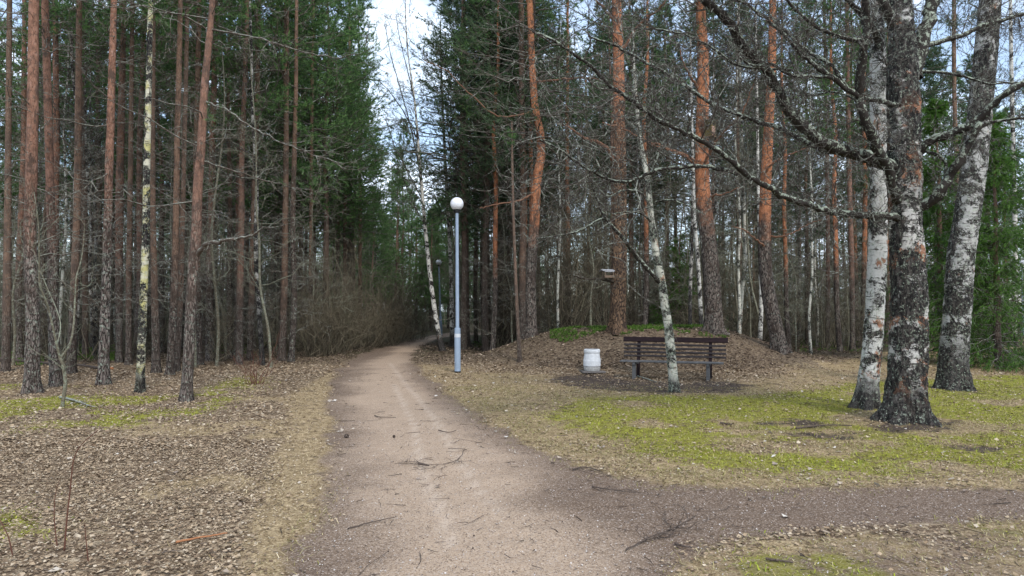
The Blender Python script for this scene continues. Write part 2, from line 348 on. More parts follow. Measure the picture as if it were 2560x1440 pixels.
M['birch_s'] = birch_bark('birch_bark_small', .42, .2, .95, (.62, .60, .52), .3)
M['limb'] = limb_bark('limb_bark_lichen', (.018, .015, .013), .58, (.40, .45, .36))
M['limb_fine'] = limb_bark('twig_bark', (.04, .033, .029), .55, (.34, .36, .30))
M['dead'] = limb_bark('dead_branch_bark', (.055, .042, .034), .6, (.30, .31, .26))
M['black_limb'] = plain('dark_pine_limb', (.02, .016, .012), (.06, .048, .035), 14)
M['dead_o'] = plain('pine_limb_bark', (.09, .045, .028), (.26, .14, .09), 8)
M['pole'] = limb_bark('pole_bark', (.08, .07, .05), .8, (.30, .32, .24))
M['bush'] = island_mat('bush_stem', (.06, .05, .036), (.12, .10, .07), (.20, .17, .12), (.10, .095, .06))
M['lichen'] = island_mat('lichen_flake', (.12, .15, .11), (.30, .35, .28), (.40, .44, .36))
M['needle_g'] = island_mat('needles_green', (.05, .10, .042), (.09, .18, .066), (.14, .26, .09), (.20, .33, .105), objvar=.25, trans=.5)
M['needle_d'] = island_mat('needles_grey', (.042, .072, .042), (.08, .135, .068), (.135, .20, .10), objvar=.25, trans=.5)
M['spruce'] = island_mat('needles_spruce', (.035, .09, .018), (.07, .16, .028), (.13, .25, .045), trans=.25)
M['leaf'] = island_mat('leaf_litter', (.13, .088, .058), (.27, .19, .125), (.39, .285, .185), (.54, .42, .29), (.32, .225, .14), (.68, .57, .43), (.20, .135, .088), (.45, .34, .225), g=.77)
M['leaf_brown'] = island_mat('brown_leaf_litter', (.07, .05, .036), (.16, .115, .082), (.28, .21, .155), (.12, .085, .062), (.46, .36, .27), (.22, .16, .115), (.09, .06, .045), g=.80)
M['leaf_pale'] = island_mat('pale_leaves', (.30, .22, .16), (.62, .54, .45), (.48, .40, .32), (.20, .13, .09), (.70, .65, .58), g=.77)
M['straw'] = island_mat('dry_grass', (.20, .15, .07), (.60, .47, .28), (.80, .67, .45), (.38, .28, .14), g=.77)
M['straw_y'] = island_mat('dry_lawn_grass', (.19, .15, .06), (.40, .33, .15), (.56, .48, .28), (.25, .23, .07), g=.77)
M['mossm'] = island_mat('moss_blades', (.19, .215, .025), (.34, .37, .035), (.46, .47, .06), (.24, .32, .045), (.48, .41, .16), g=.77)
M['berry'] = island_mat('berry_leaves', (.035, .07, .012), (.07, .13, .02), (.11, .19, .035))
M['grit'] = island_mat('path_grit', (.06, .045, .04), (.42, .33, .27), (.60, .50, .43), (.22, .16, .13), (.75, .70, .66), g=.77)
M['pebble'] = island_mat('pebbles', (.16, .14, .13), (.34, .30, .27), (.26, .21, .18))
M['twig'] = island_mat('fallen_twigs', (.025, .02, .017), (.06, .045, .038), (.14, .11, .09))

# ------------------------------------------------------------------ ground
def axis(a0, a1, step, lo, hi):
    c = list(np.arange(a0, a1, step)); s = step; x = a1
    while x < hi: c.append(x); s *= 1.12; x += s
    c.append(hi); s = step * 1.12; x = a0 - s; pre = []
    while x > lo: pre.append(x); s *= 1.12; x -= s
    pre.append(lo); return np.array(pre[::-1] + c)
def build_ground():
    xs = axis(-10, 11, .075, -160, 160); ys = axis(2.5, 26, .075, -30, 260)
    X, Y = np.meshgrid(xs, ys); x, y = X.ravel(), Y.ravel(); z = H(x, y)
    near = sstep(26, 18, y); z = z + (vnoise(x, y, .16, 3) - .5) * .018 * near + (vnoise(x, y, .07, 4) - .5) * .008 * near
    nx, ny = len(xs), len(ys); i = (np.arange(ny - 1)[:, None] * nx + np.arange(nx - 1)[None, :]).ravel()
    mb = MB(); mb.add(np.stack([x, y, z], 1), None, np.stack([i, i + 1, i + nx + 1, i + nx], 1))
    n = NT('ground_soil', .95, .1); v = n.mapping((1, 1, 1))
    A = {k: n.attr('w_' + k) for k in ('path', 'light', 'moss', 'dry', 'dirt', 'far', 'mound', 'track')}
    n1 = n.noise(v, 3.0, 6, .65); n2 = n.noise(v, 14, 6, .7); n3 = n.noise(v, 60, 5, .75); n4 = n.noise(v, 160, 3, .8)
    cell = n.voro(v, 26, 'F1', 1); cells = n.t.nodes.new('ShaderNodeSeparateColor'); n.t.links.new(cell, cells.inputs[0])
    chip = n.voro(v, 120, 'F1', 1); chs = n.t.nodes.new('ShaderNodeSeparateColor'); n.t.links.new(chip, chs.inputs[0])
    def brk(a, amt=.9, lo=.35, hi=.65):
        q = n.math('ADD', a, n.math('MULTIPLY', n.math('SUBTRACT', n.math('ADD', n.math('MULTIPLY', n1, .4), n.math('ADD', n.math('MULTIPLY', n2, .35), n.math('MULTIPLY', n3, .25))), .5), amt * 3.2)); return n.maprange(q, lo, hi)
    litter = n.ramp(cells.outputs[0], (.0, (.10, .068, .045)), (.35, (.20, .14, .092)), (.6, (.32, .235, .155)), (.85, (.42, .32, .215)), (1., (.52, .42, .30)))
    litter = n.mix(n.maprange(n3, .30, .55), (.07, .05, .038), litter)
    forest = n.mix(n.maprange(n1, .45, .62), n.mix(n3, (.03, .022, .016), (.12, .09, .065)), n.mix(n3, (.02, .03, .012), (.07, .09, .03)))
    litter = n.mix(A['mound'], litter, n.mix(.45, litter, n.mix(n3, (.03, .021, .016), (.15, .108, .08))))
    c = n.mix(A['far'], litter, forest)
    straw = n.ramp(n.math('ADD', n.math('MULTIPLY', n3, .6), n.math('MULTIPLY', n2, .4)), (.38, (.12, .08, .045)), (.5, (.33, .245, .14)), (.60, (.64, .50, .32)))
    c = n.mix(brk(A['dry']), c, straw)
    moss = n.ramp(n.math('ADD', n.math('MULTIPLY', n3, .5), n.math('MULTIPLY', n2, .5)), (.36, (.11, .09, .028)), (.5, (.26, .25, .045)), (.62, (.41, .41, .08)))
    c = n.mix(brk(A['moss'], 1.1), c, moss)
    dirt = n.mix(n3, (.045, .034, .028), (.13, .10, .085))
    c = n.mix(brk(A['dirt'], 1.5), c, dirt)
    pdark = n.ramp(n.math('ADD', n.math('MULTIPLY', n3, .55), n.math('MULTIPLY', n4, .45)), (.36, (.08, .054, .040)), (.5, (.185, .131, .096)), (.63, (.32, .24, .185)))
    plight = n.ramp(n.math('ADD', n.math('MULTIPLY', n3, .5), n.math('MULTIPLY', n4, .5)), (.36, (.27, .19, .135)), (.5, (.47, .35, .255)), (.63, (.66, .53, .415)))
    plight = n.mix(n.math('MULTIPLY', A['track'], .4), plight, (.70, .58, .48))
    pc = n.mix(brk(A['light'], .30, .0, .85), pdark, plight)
    pc = n.mix(n.math('MULTIPLY', n.maprange(chs.outputs[0], .82, .9), .55), pc, (.60, .50, .43))
    pc = n.mix(n.math('MULTIPLY', n.maprange(chs.outputs[1], .86, .93), .6), pc, (.05, .035, .03))
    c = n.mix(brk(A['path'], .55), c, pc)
    n.bump(n.math('ADD', n.math('MULTIPLY', n3, .6), n.math('MULTIPLY', n4, .5)), .6, .012); n.col(n.mix(1.0, c, (.78, .77, .75), 'MULTIPLY'))
    o = mb.build('ground', n.m, smooth=True)
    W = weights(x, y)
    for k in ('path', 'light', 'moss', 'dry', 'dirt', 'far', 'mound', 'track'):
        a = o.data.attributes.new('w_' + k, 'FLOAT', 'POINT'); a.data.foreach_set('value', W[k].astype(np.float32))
    tag(o, kind='structure')
build_ground()

# ------------------------------------------------------------------ ground cover (stuff)
def scatter(n, x0, x1, y0, y1, bias=1.0):
    """random ground points, denser towards the camera when bias > 1, only inside the cone the photo sees plus a margin"""
    y = y0 + (y1 - y0) * rng.random(n) ** bias; x = x0 + (x1 - x0) * rng.random(n)
    k = np.abs(x) < y * .80 + 1.2
    return x[k], y[k]
def leaves(mb, x, y, size, tilt=.33, lift=.010):
    n = len(x); z = H(x, y) + rng.uniform(0, lift, n) + .004
    a = rng.uniform(0, 2 * math.pi, n); s = size * np.clip(rng.lognormal(-.1, .4, n), .4, 1.9)
    f = nrm(np.stack([np.cos(a), np.sin(a), rng.normal(0, tilt * .6, n)], 1)); up = nrm(np.stack([rng.normal(0, tilt, n), rng.normal(0, tilt, n), np.ones(n)], 1))
    r = nrm(np.cross(f, up)); up = np.cross(r, f); o = np.stack([x, y, z + s * .12], 1); fold = rng.uniform(-.1, .4, n)[:, None]
    s = s[:, None]; w = s * rng.uniform(.28, .48, n)[:, None]; curl = rng.uniform(-.15, .3, n)[:, None]
    v = np.stack([o - f * s * .5 + up * s * curl * .5, o - f * s * .05 + r * w + up * w * fold, o + f * s * .5 + up * s * curl, o + f * s * .05 - r * w + up * w * fold, o], 1).reshape(-1, 3)
    b = (np.arange(n) * 5)[:, None]; mb.add(v, np.concatenate([b + [4, 0, 1], b + [4, 1, 2], b + [4, 2, 3], b + [4, 3, 0]]))
def blades(mb, x, y, ln, wd, lay=.5):
    n = len(x); z = H(x, y); a = rng.uniform(0, 2 * math.pi, n); l = ln * rng.uniform(.4, 1.4, n)[:, None]
    d = nrm(np.stack([np.cos(a), np.sin(a), np.abs(rng.normal(lay, lay * .6, n))], 1)); s = nrm(np.stack([-np.sin(a), np.cos(a), np.zeros(n)], 1)) * wd * rng.uniform(.7, 1.4, n)[:, None]
    o = np.stack([x, y, z], 1); m = o + d * l * .55; t = o + nrm(d * [1, 1, .4] + np.stack([rng.normal(0, .3, n), rng.normal(0, .3, n), np.zeros(n)], 1)) * l
    v = np.stack([o - s, o + s, m + s * .8, m - s * .8, t], 1).reshape(-1, 3); b = (np.arange(n) * 5)[:, None]
    mb.add(v, b + [3, 2, 4], b + [0, 1, 2, 3])
def cover():
    # dense litter left of the path, on the mound and under the trees
    mb = MB()
    mbm = MB()
    for (n, ya, yb, size) in ((440000, 3.3, 8, .0195), (230000, 7.5, 17, .029), (95000, 15, 30, .047)):
        x, y = scatter(n, -13, 12, ya, yb); W = weights(x, y)
        p = np.clip(1 - W['path'] * 1.3, 0, 1) * (1 - .86 * np.clip(W['dry'], 0, 1)) * (1 - .55 * W['moss']) * (1 - .8 * W['dirt']) * (.55 + .45 * sstep(.3, .6, fbm(x, y, .8, 61)))
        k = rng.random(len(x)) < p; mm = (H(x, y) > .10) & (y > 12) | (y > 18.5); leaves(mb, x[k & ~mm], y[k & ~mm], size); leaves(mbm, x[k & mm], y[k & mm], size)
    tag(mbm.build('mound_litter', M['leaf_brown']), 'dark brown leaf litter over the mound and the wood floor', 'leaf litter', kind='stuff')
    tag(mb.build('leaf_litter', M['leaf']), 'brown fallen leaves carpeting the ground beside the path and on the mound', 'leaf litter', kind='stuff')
    mb = MB()
    x, y = scatter(26000, -10, 12, 3.2, 17); W = weights(x, y); cl = fbm(x, y, .45, 71)
    p = (.035 * W['path'] * sstep(.3, -.0, sd(PATH, x, y) + .9) * 0 + np.clip(W['dry'] + W['moss'], 0, 1) * .30 * sstep(.45, .75, cl) + .025 * W['path'] * (1 - W['light'])) + .10 * (1 - W['path']) * (1 - W['dry'])
    k = rng.random(len(x)) < p * sstep(-1.6, -.1, sd(PATH, x, y)); leaves(mb, x[k], y[k], .038, .35)
    tag(mb.build('pale_leaves', M['leaf_pale']), 'scattered pale dry leaves lying on the lawn and path margins', 'fallen leaves', kind='stuff')
    mb = MB()
    x, y = scatter(170000, -8, 13, 3.2, 24, .9); W = weights(x, y); left = x < .5
    p = np.clip(W['dry'] * (1 - .55 * W['moss']), 0, 1) * (1 - W['path']) * (1 - W['dirt']) + .45 * (1 - W['path']) * sstep(.38, .62, fbm(x, y, .6, 81))
    k = rng.random(len(x)) < p * (.35 + .65 * sstep(.35, .6, fbm(x, y, .35, 82)))
    kl = k & (sd(STRAW, x, y) < .5); blades(mb, x[kl], y[kl], .075, .0022, .35)
    kl2 = k & (x < -1) & ~(sd(STRAW, x, y) < .5); blades(mb, x[kl2], y[kl2], .09, .0022, .3)
    tag(mb.build('straw_grass', M['straw']), 'bleached flattened dry grass along the left edge of the path', 'dry grass', kind='stuff')
    mb = MB(); kr = k & (x > -1) & ~(sd(STRAW, x, y) < .5); blades(mb, x[kr], y[kr], .06, .0026, .4)
    x, y = scatter(260000, -1.5, 10, 3.6, 13.5, 1.0); W = weights(x, y); k = rng.random(len(x)) < W['dry'] * (1 - W['path']) * (1 - W['dirt']) * (1 - .6 * W['moss']) * (.25 + .75 * sstep(.35, .6, fbm(x, y, .28, 83))); blades(mb, x[k], y[k], .05, .0022, .5)
    tag(mb.build('lawn_grass', M['straw_y']), 'short yellowish dry grass between the path and the bench', 'dry grass', kind='stuff')
    mb = MB()
    x, y = scatter(380000, -10, 13, 3.2, 19, 1.0); W = weights(x, y)
    k = rng.random(len(x)) < W['moss'] * (1 - W['path']) * (1 - W['dirt']) * (.3 + .7 * sstep(.3, .6, fbm(x, y, .3, 91)))
    blades(mb, x[k], y[k], .040, .0032, .8)
    gx, gy = x[k], y[k]; q = (rng.random(len(gx)) < .25) & (sd(poly_px([(1900, 1110), (2560, 1080), (2560, 1190), (1950, 1185)]), gx, gy) < 0)
    blades(mb, gx[q], gy[q], .07, .003, .9)
    tag(mb.build('moss', M['mossm']), 'bright yellow-green moss and young grass on the lawn by the birches', 'moss', kind='stuff')
    # grit and small chips on the path
    mb = MB(); x, y = scatter(90000, -3, 9, 3.1, 9.5, 1.4); W = weights(x, y); k = rng.random(len(x)) < W['path'] * .9; leaves(mb, x[k], y[k], .0085, .4, .002)
    tag(mb.build('path_grit', M['grit']), 'fine light and dark chips strewn over the gravel path', 'grit', kind='stuff')
    mb = MB(); x, y = scatter(1500, -3, 9, 3.2, 15, 1.2); W = weights(x, y); k = rng.random(len(x)) < W['path'] * (1.1 - W['light']); x, y = x[k], y[k]; n = len(x); r = .006 * rng.lognormal(0, .4, n); z = H(x, y)
    oc = np.array([[1, 0, 0], [.3, .95, 0], [-.8, .6, 0], [-.8, -.6, 0], [.3, -.95, 0], [0, 0, .7], [0, 0, -.5]]); v = np.stack([x, y, z + r * .3], 1)[:, None, :] + oc[None] * r[:, None, None] * rng.uniform(.7, 1.2, (n, 7, 1)); b = (np.arange(n) * 7)[:, None]
    mb.add(v.reshape(-1, 3), np.concatenate([b + [i, (i + 1) % 5, 5] for i in range(5)] + [b + [(i + 1) % 5, i, 6] for i in range(5)])); tag(mb.build('pebbles', M['pebble'], smooth=True), 'small stones along the darker margins of the path', 'pebbles', kind='stuff')
    # tiny twigs and needles
    mb = MB(); x, y = scatter(9000, -10, 11, 3.1, 17, 1.1); W = weights(x, y); k = rng.random(len(x)) < (.55 - .25 * W['light'] + .2 * (1 - W['path'])) * .8; x, y = x[k], y[k]; n = len(x)
    a = rng.uniform(0, 6.28, n); O = np.stack([x, y, H(x, y) + .012], 1); D = np.stack([np.cos(a), np.sin(a), np.zeros(n)], 1); L = rng.lognormal(-2.6, .6, n)
    pt = grow(O, D, L, 4, 0, .12); pt[:, :, 2] = H(pt[:, :, 0], pt[:, :, 1]) + .008 + rng.uniform(0, .012, (n, 1)); tubes(mb, pt, np.broadcast_to(np.array([.0035, .0032, .0028, .0015])[None], (n, 4)) * rng.uniform(.5, 1.1, (n, 1)), 3)
    tag(mb.build('twig_litter', M['twig']), 'thin dark twigs and needles strewn over path and lawn', 'twig litter', kind='stuff')
    # blueberry and grass ground cover
    mb = MB()
    for (u0, u1, v0, v1, n, h) in ((1425, 1530, 816, 830, 3600, .13), (1570, 1760, 814, 830, 5600, .13), (180, 300, 862, 905, 1600, .22), (520, 640, 855, 885, 1200, .2), (40, 110, 880, 915, 500, .2), (1180, 1290, 845, 870, 900, .2), (2000, 2160, 850, 880, 1200, .15), (560, 800, 850, 870, 1200, .2), (-60, 60, 860, 900, 600, .2)):
        if u0 in (1425, 1570):
            u0 -= 50; u1 += 60
            ux = rng.uniform(u0, u1, n); dd = rng.uniform(17.9, 21.5, n); x = (ux - CU) / FPX * dd; y = dd
        else:
            pp = np.array([flat(u, v) for u, v in zip(rng.uniform(u0, u1, n), rng.uniform(v0, v1, n))]); x, y = pp[:, 0], pp[:, 1]
        kq = vnoise(x, y, .45, 6) + .4 * vnoise(x, y, .15, 9) > .74; x = np.asarray(x)[kq]; y = np.asarray(y)[kq]; n = len(x); O = np.stack([x, y, H(x, y) + rng.uniform(.0, h * .6, n) * vnoise(x, y, .7, 6) * 1.3], 1); tufts(mb, O, np.tile([0, 0, 1.], (n, 1)), 6, .045, .009, spread=1.5)
    tag(mb.build('berry_undergrowth', M['berry']), 'low green bilberry growth under the trees and along the mound crest', 'undergrowth', kind='stuff')
cover()

# ------------------------------------------------------------------ tree builders
def trunk_mesh(mb, pts, rad, sides, rough=.06, ring=.12, flare=.35, seed=0):
    L = np.sum(np.linalg.norm(np.diff(pts, axis=0), axis=1)); k = max(6, int(L / ring)); c = spline(pts, k)
    d = np.r_[0, np.cumsum(np.linalg.norm(np.diff(np.asarray(pts), axis=0), axis=1))]; r = np.interp(np.linspace(0, d[-1], k), d, rad)
    hz = c[:, 2] - c[0, 2]; r = r * (1 + flare * np.exp(-np.maximum(hz, 0) / .18))
    a = np.arange(sides) * 2 * math.pi / sides
    lob = 1 + (.14 + .5 * flare) * np.exp(-np.maximum(hz, 0) / .20)[:, None] * (np.sin(a * 5 + seed) + .5 * np.sin(a * 3 + seed * 2))[None]
    nz = 1 + rough * 2 * (fbm(a[None] * 3 + 40 + seed, hz[:, None] * 5, 1.0, 3) - .5) + rough * (rng.random((k, sides)) - .5)
    nz[:, -1] = nz[:, -1] * .5 + nz[:, 0] * .5
    tubes(mb, c[None], (r[:, None] * nz * lob)[None], sides)
    return c, r
def dead_branches(mb, c, r, z0, z1, per_m, lmin, lmax, fine=1.0, mat=0, zb=0.0):
    """whorls of dry limbs with forks along the trunk c between heights z0 and z1 above its foot"""
    hz = c[:, 2] - c[0, 2]; n = max(1, int((z1 - z0) * per_m)); z = rng.uniform(z0, z1, n); wh = np.round(z / .42) * .42 + rng.normal(0, .05, n)
    O = np.stack([np.interp(wh, hz, c[:, i]) for i in range(3)], 1); rr = np.interp(wh, hz, r)
    a = rng.uniform(0, 6.283, n); el = rng.uniform(-.25, .55, n); D = np.stack([np.cos(a) * np.cos(el), np.sin(a) * np.cos(el), np.sin(el)], 1)
    L = rng.uniform(lmin, lmax, n) * rng.uniform(.4, 1, n); up = rng.uniform(-.35, .25, n)
    p = grow(O, D, L, 7, up, .16); rb = np.clip(L * .010, .005, .017)[:, None] * np.linspace(1, .3, 7)[None]; tubes(mb, p, rb, 4, mat)
    O2, D2, s, i = spawn(p, int(5 * fine), .25, 1, .8); L2 = L[i] * rng.uniform(.15, .5, len(i)); p2 = grow(O2, D2, L2, 5, -.1, .18); tubes(mb, p2, np.broadcast_to(np.linspace(.004, .0018, 5)[None], (len(i), 5)), 3, mat)
    if fine >= 1:
        O3, D3, s, j = spawn(p2, 2, .2, 1, .9); L3 = L2[j] * rng.uniform(.25, .6, len(j)); p3 = grow(O3, D3, L3, 4, -.1, .2); tubes(mb, p3, np.broadcast_to(np.linspace(.0028, .0012, 4)[None], (len(j), 4)), 3, mat)
    return O, rr
def pine_crown(mbw, mbn, c, r, z0, H_, rad, per_m=7, subs=11, tuft=7, tl=.11, tw=.0075, top=.9):
    hz = c[:, 2] - c[0, 2]; n = int((H_ - z0) * per_m); z = np.sort(rng.uniform(z0, H_ * .985, n)); wh = np.round(z / .38) * .38 + rng.normal(0, .06, n); wh = np.clip(wh, z0, H_ * .99)
    O = np.stack([np.interp(wh, hz, c[:, i]) for i in range(3)], 1); q = (wh - z0) / (H_ - z0)
    prof = rad * (1 - q ** 1.5 * top) * (.55 + .45 * np.minimum(q * 6, 1)); a = rng.uniform(0, 6.283, n); el = -.05 + .75 * q + rng.normal(0, .15, n)
    D = np.stack([np.cos(a) * np.cos(el), np.sin(a) * np.cos(el), np.sin(el)], 1); L = prof * rng.uniform(.5, 1.15, n)
    p = grow(O, D, L, 6, rng.uniform(-.12, .3, n), .13); tubes(mbw, p, np.clip(L * .011, .006, .03)[:, None] * np.linspace(1, .25, 6)[None], 4)
    O2, D2, s, i = spawn(p, subs, .3, 1, .75, .4); L2 = L[i] * rng.uniform(.15, .42, len(i)) * (1.25 - .5 * s) + .06; p2 = grow(O2, D2, L2, 4, .15, .16)
    tubes(mbw, p2, np.broadcast_to(np.linspace(.005, .0025, 4)[None], (len(i), 4)), 3)
    O3, D3, s3, _ = spawn(p2, 3, .35, 1, .3); tips = p2[:, -1]; td = nrm(p2[:, -1] - p2[:, -2])
    tufts(mbn, np.vstack([O3, tips]), np.vstack([D3, td]), tuft, tl, tw, spread=.9)
def above(pts, rad, Ht, lean=(0, 0)):
    """continue a traced trunk above the frame up to height Ht over its foot"""
    pts = [np.array(p) for p in pts]; rad = list(rad); top = pts[-1]; z0 = pts[0][2]; rem = z0 + Ht - top[2]; r0 = rad[-1]
    d = pts[-1] - pts[-2]; d = d / (d[2] + 1e-6); d[:2] = np.clip(d[:2], -.12, .12)
    for f in (.25, .5, .75, 1.):
        pts.append(top + np.array([d[0] * rem * f * (1 - .5 * f), d[1] * rem * f + lean[1] * rem * f * f, rem * f])); rad.append(r0 * (1 - f) + .012)
    return pts, rad
LAND = []         # landmarks used by the labels of the unnamed trees: (u, phrase)
def traced_pine(px, w, d, label, mat='pine_l', Ht=16, crown=8.0, rad=1.9, dead=(1.4, None), dens=10, land=None, needle='needle_g', name='pine_tree', cw=1.0, limbs=(), group=None, sides=14, dead_len=(.4, 1.6), sway=.0, sprays=()):
    """px: trunk points (u, v) from the foot up; w: widths in pixels at the same points; d: distance"""
    base = P(px[0][0], px[0][1], d); base[2] = float(H(base[0], d))
    pts = [base] + [P(u, v, d + sway * math.sin(i * 1.7)) for i, (u, v) in enumerate(px[1:])]
    rd = [a * d / FPX / 2 for a in w]; Ht = max(Ht, pts[-1][2] - base[2] + 1.5); p2, r2 = above(pts, rd, Ht)
    root = empty(name, base); p2[0] = p2[0] + np.array([0, 0, -.06])
    mb = MB(); c, r = trunk_mesh(mb, p2, r2, sides, .05, .14, seed=random.random() * 6); tr = mb.build('trunk', M[mat], root, base, True)
    mb = MB(); z1 = dead[1] or crown
    dead_branches(mb, c, r, dead[0], z1, dens, *dead_len)
    nl = 0
    for lp in limbs:
        mo = MB(); q = [P(u, v, dd) for u, v, dd in lp[1]]; k = 26; cc = spline(q, k); cc[1:-1] += rng.normal(0, .012, (k - 2, 3)); tubes(mo, cc[None], (np.linspace(lp[0], lp[0] * .3, k) * d / FPX / 2)[None], 7); mo.build('limb', M[lp[2] if len(lp) > 2 else ('dead' if mat == 'pine_l' else 'dead_o')], root, base, True)
        O2, D2, s, i = spawn(cc[None], 12, .25, 1, .8); L2 = rng.uniform(.2, .8, len(i)); pp = grow(O2, D2, L2, 5, -.05, .2); tubes(mb, pp, np.broadcast_to(np.linspace(.006, .002, 5)[None], (len(i), 5)), 4)
        O3, D3, s, j = spawn(pp, 4, .2, 1, .8); pp = grow(O3, D3, rng.uniform(.1, .35, len(j)), 4, 0, .2); tubes(mb, pp, np.broadcast_to(np.linspace(.003, .0015, 4)[None], (len(j), 4)), 3)
    mw, mn = MB(), MB(); pine_crown(mw, mn, c, r, crown, Ht, rad, 7 * cw)
    for (u, v, dd, nn, sp) in sprays:
        o = P(u, v, dd)[None] + rng.normal(0, sp, (nn, 3)) * [1, 1, .5]; dr = nrm(rng.normal(0, .7, (nn, 3)) + [.4, 0, .5]); pp = grow(o, dr, rng.uniform(.08, .25, nn), 4, .1, .15); tubes(mw, pp, np.broadcast_to(np.linspace(.004, .002, 4)[None], (nn, 4)), 3)
        for kk in (1, 2, 3): tufts(mn, pp[:, kk], nrm(pp[:, kk] - pp[:, kk - 1]), 12, .075, .0022, spread=.8)
    if mw.n:
        mb.v += mw.v; mb.f4 += [f + mb.n for f in mw.f4]; mb.m4 += mw.m4; mb.n += mw.n
        mb.build('crown', M['dead'], root, base); mn.build('foliage', M[needle], root, base)  # crown mesh: dead branches low on the trunk joined with the bare crown wood
    tag(root, label, 'tree', group)
    if land: LAND.append((px[0][0] * .5 + px[1][0] * .5, land))
    return root, c, r

S0 = 'pines rising along the left side of the path'
traced_pine([(78, 985), (82, 800), (75, 600), (79, 420), (82, 250), (85, 0)], [36, 31, 28, 27, 25, 23], 12.3, 'thick reddish pine with grey lichened foot and green moss at its base', land='the thick lichen-footed pine', sway=.1)
traced_pine([(140, 968), (134, 800), (130, 650), (124, 420), (118, 200), (112, 0)], [26, 25, 21, 19, 18, 17], 13.3, 'reddish-brown pine with heavy grey lichen patches low down, beside the thick lichen-footed pine', land='the patchy lichened pine')
traced_pine([(14, 932), (18, 700), (20, 450), (22, 200), (24, 0)], [20, 18, 15, 13, 12], 16.2, 'dark brown pine nearest the left edge of the photo', 'pine_b', land='the edge pine')
traced_pine([(178, 935), (184, 750), (193, 520), (196, 250), (198, 0)], [21, 18, 17, 15, 13], 15.9, 'dark-footed orange-brown pine with a straight clean stem behind the patchy lichened pine', 'pine_b', land='the dark-footed pine', sway=.1)
traced_pine([(214, 880), (212, 600), (208, 300), (206, 0)], [14, 14, 13, 12], 21, 'thinner brown pine standing close behind the dark-footed pine', 'pine_b')
traced_pine([(257, 966), (262, 820), (268, 640), (272, 450), (278, 250), (285, 0)], [27, 24, 21, 19, 18, 14], 13.4, 'grey-footed pine turning bright orange-brown higher up, with a tuft of moss at its foot', land='the grey-footed pine', sway=.1)
traced_pine([(299, 890), (298, 560), (303, 300), (308, 100)], [15, 19, 17, 12], 19, 'pale pinkish pine stem just behind the grey-footed pine', 'pine_l')
traced_pine([(322, 915), (322, 700), (326, 430), (329, 200), (331, 0)], [15, 13, 12, 11, 10], 18.1, 'slim rusty red pine standing left of the yellow-lichened birch', 'pine_b', land='the slim rusty pine')
traced_pine([(392, 934), (387, 760), (383, 560), (382, 300), (385, 0)], [20, 17, 13, 11, 9], 16.0, 'dark pine with blackened foot speckled with lichen, right of the yellow birch', 'pine_b', land='the black-footed pine')
traced_pine([(424, 942), (434, 760), (440, 560), (443, 350), (448, 150), (451, 0)], [19, 17, 15, 14, 13, 11], 15.4, 'orange-brown pine, nearer one of two stems crowded together', 'pine_b', land='the paired orange pines')
traced_pine([(440, 925), (450, 760), (456, 560), (461, 350), (466, 150), (468, 0)], [17, 14, 12, 11, 10, 9], 16.6, 'dark red pine, farther one of two stems crowded together', 'pine_b')
r10, c10, rr10 = traced_pine([(465, 1004), (471, 900), (477, 770), (484, 650), (491, 590), (494, 480), (504, 350), (513, 200), (523, 100), (531, 0)], [27, 26, 25, 24, 26, 23, 20, 18, 16, 14], 11.3,
    'grey pine nearest the path on the left, with branch stub and orange upper stem', land='the grey stub pine', Ht=15, sprays=[(935, 118, 9.8, 10, .07), (905, 130, 9.9, 8, .08), (860, 22, 9.9, 10, .15), (795, 480, 12.2, 12, .15), (760, 450, 12, 10, .2), (830, 440, 12.1, 14, .2), (790, 380, 10.4, 8, .15), (540, 290, 11, 8, .12), (400, 40, 10.5, 8, .15)], crown=7.4, dead=(2.6, None),
    limbs=[(13, [(492, 640, 11.3), (505, 622, 11.2), (525, 608, 11.0), (560, 602, 10.8), (620, 592, 10.6), (655, 572, 10.4)]), (5, [(524, 75, 11.3), (620, 90, 11.0), (700, 112, 10.6), (815, 142, 10.3), (880, 138, 10.0), (935, 118, 9.8)]),
           (5, [(524, 75, 11.3), (450, 38, 10.9), (380, 25, 10.4), (300, -10, 10)]), (5, [(512, 250, 11.3), (560, 275, 11), (640, 322, 10.8), (740, 370, 10.5), (860, 412, 10.2)]), (5, [(500, 400, 11.3), (580, 425, 11.5), (700, 462, 12), (810, 482, 12.2)])])
traced_pine([(498, 905), (494, 700), (490, 450), (494, 220), (498, 0)], [17, 15, 14, 13, 12], 18.6, 'red-brown pine standing directly behind the grey stub pine', 'pine_b')
traced_pine([(624, 898), (630, 700), (636, 480), (642, 250), (648, 0)], [15, 15, 14, 13, 11], 20.0, 'dark pine with sooty black foot, between grey stub pine and bush sprout', 'pine_b', land='the sooty pine', crown=7.5)
traced_pine([(704, 898), (711, 720), (714, 520), (716, 300), (717, 60)], [19, 16, 14, 12, 11], 19.8, 'reddish pine beside the left verge with green crown low over the path', 'pine_b', land='the verge pine', crown=6.4, rad=2.2)
traced_pine([(773, 878), (776, 700), (778, 480), (780, 250), (782, 100)], [12, 10, 9, 8, 7], 24, 'slim reddish pine at the bend side of the left verge', 'pine_b', land='the slim verge pine', crown=6.2, rad=2.2)
traced_pine([(902, 850), (900, 700), (900, 500), (898, 300)], [11, 9, 9, 7], 33, 'red pine stem rising behind the brown thicket left of the path', 'pine_b', land='the thicket pine', crown=6.5, rad=2.3)
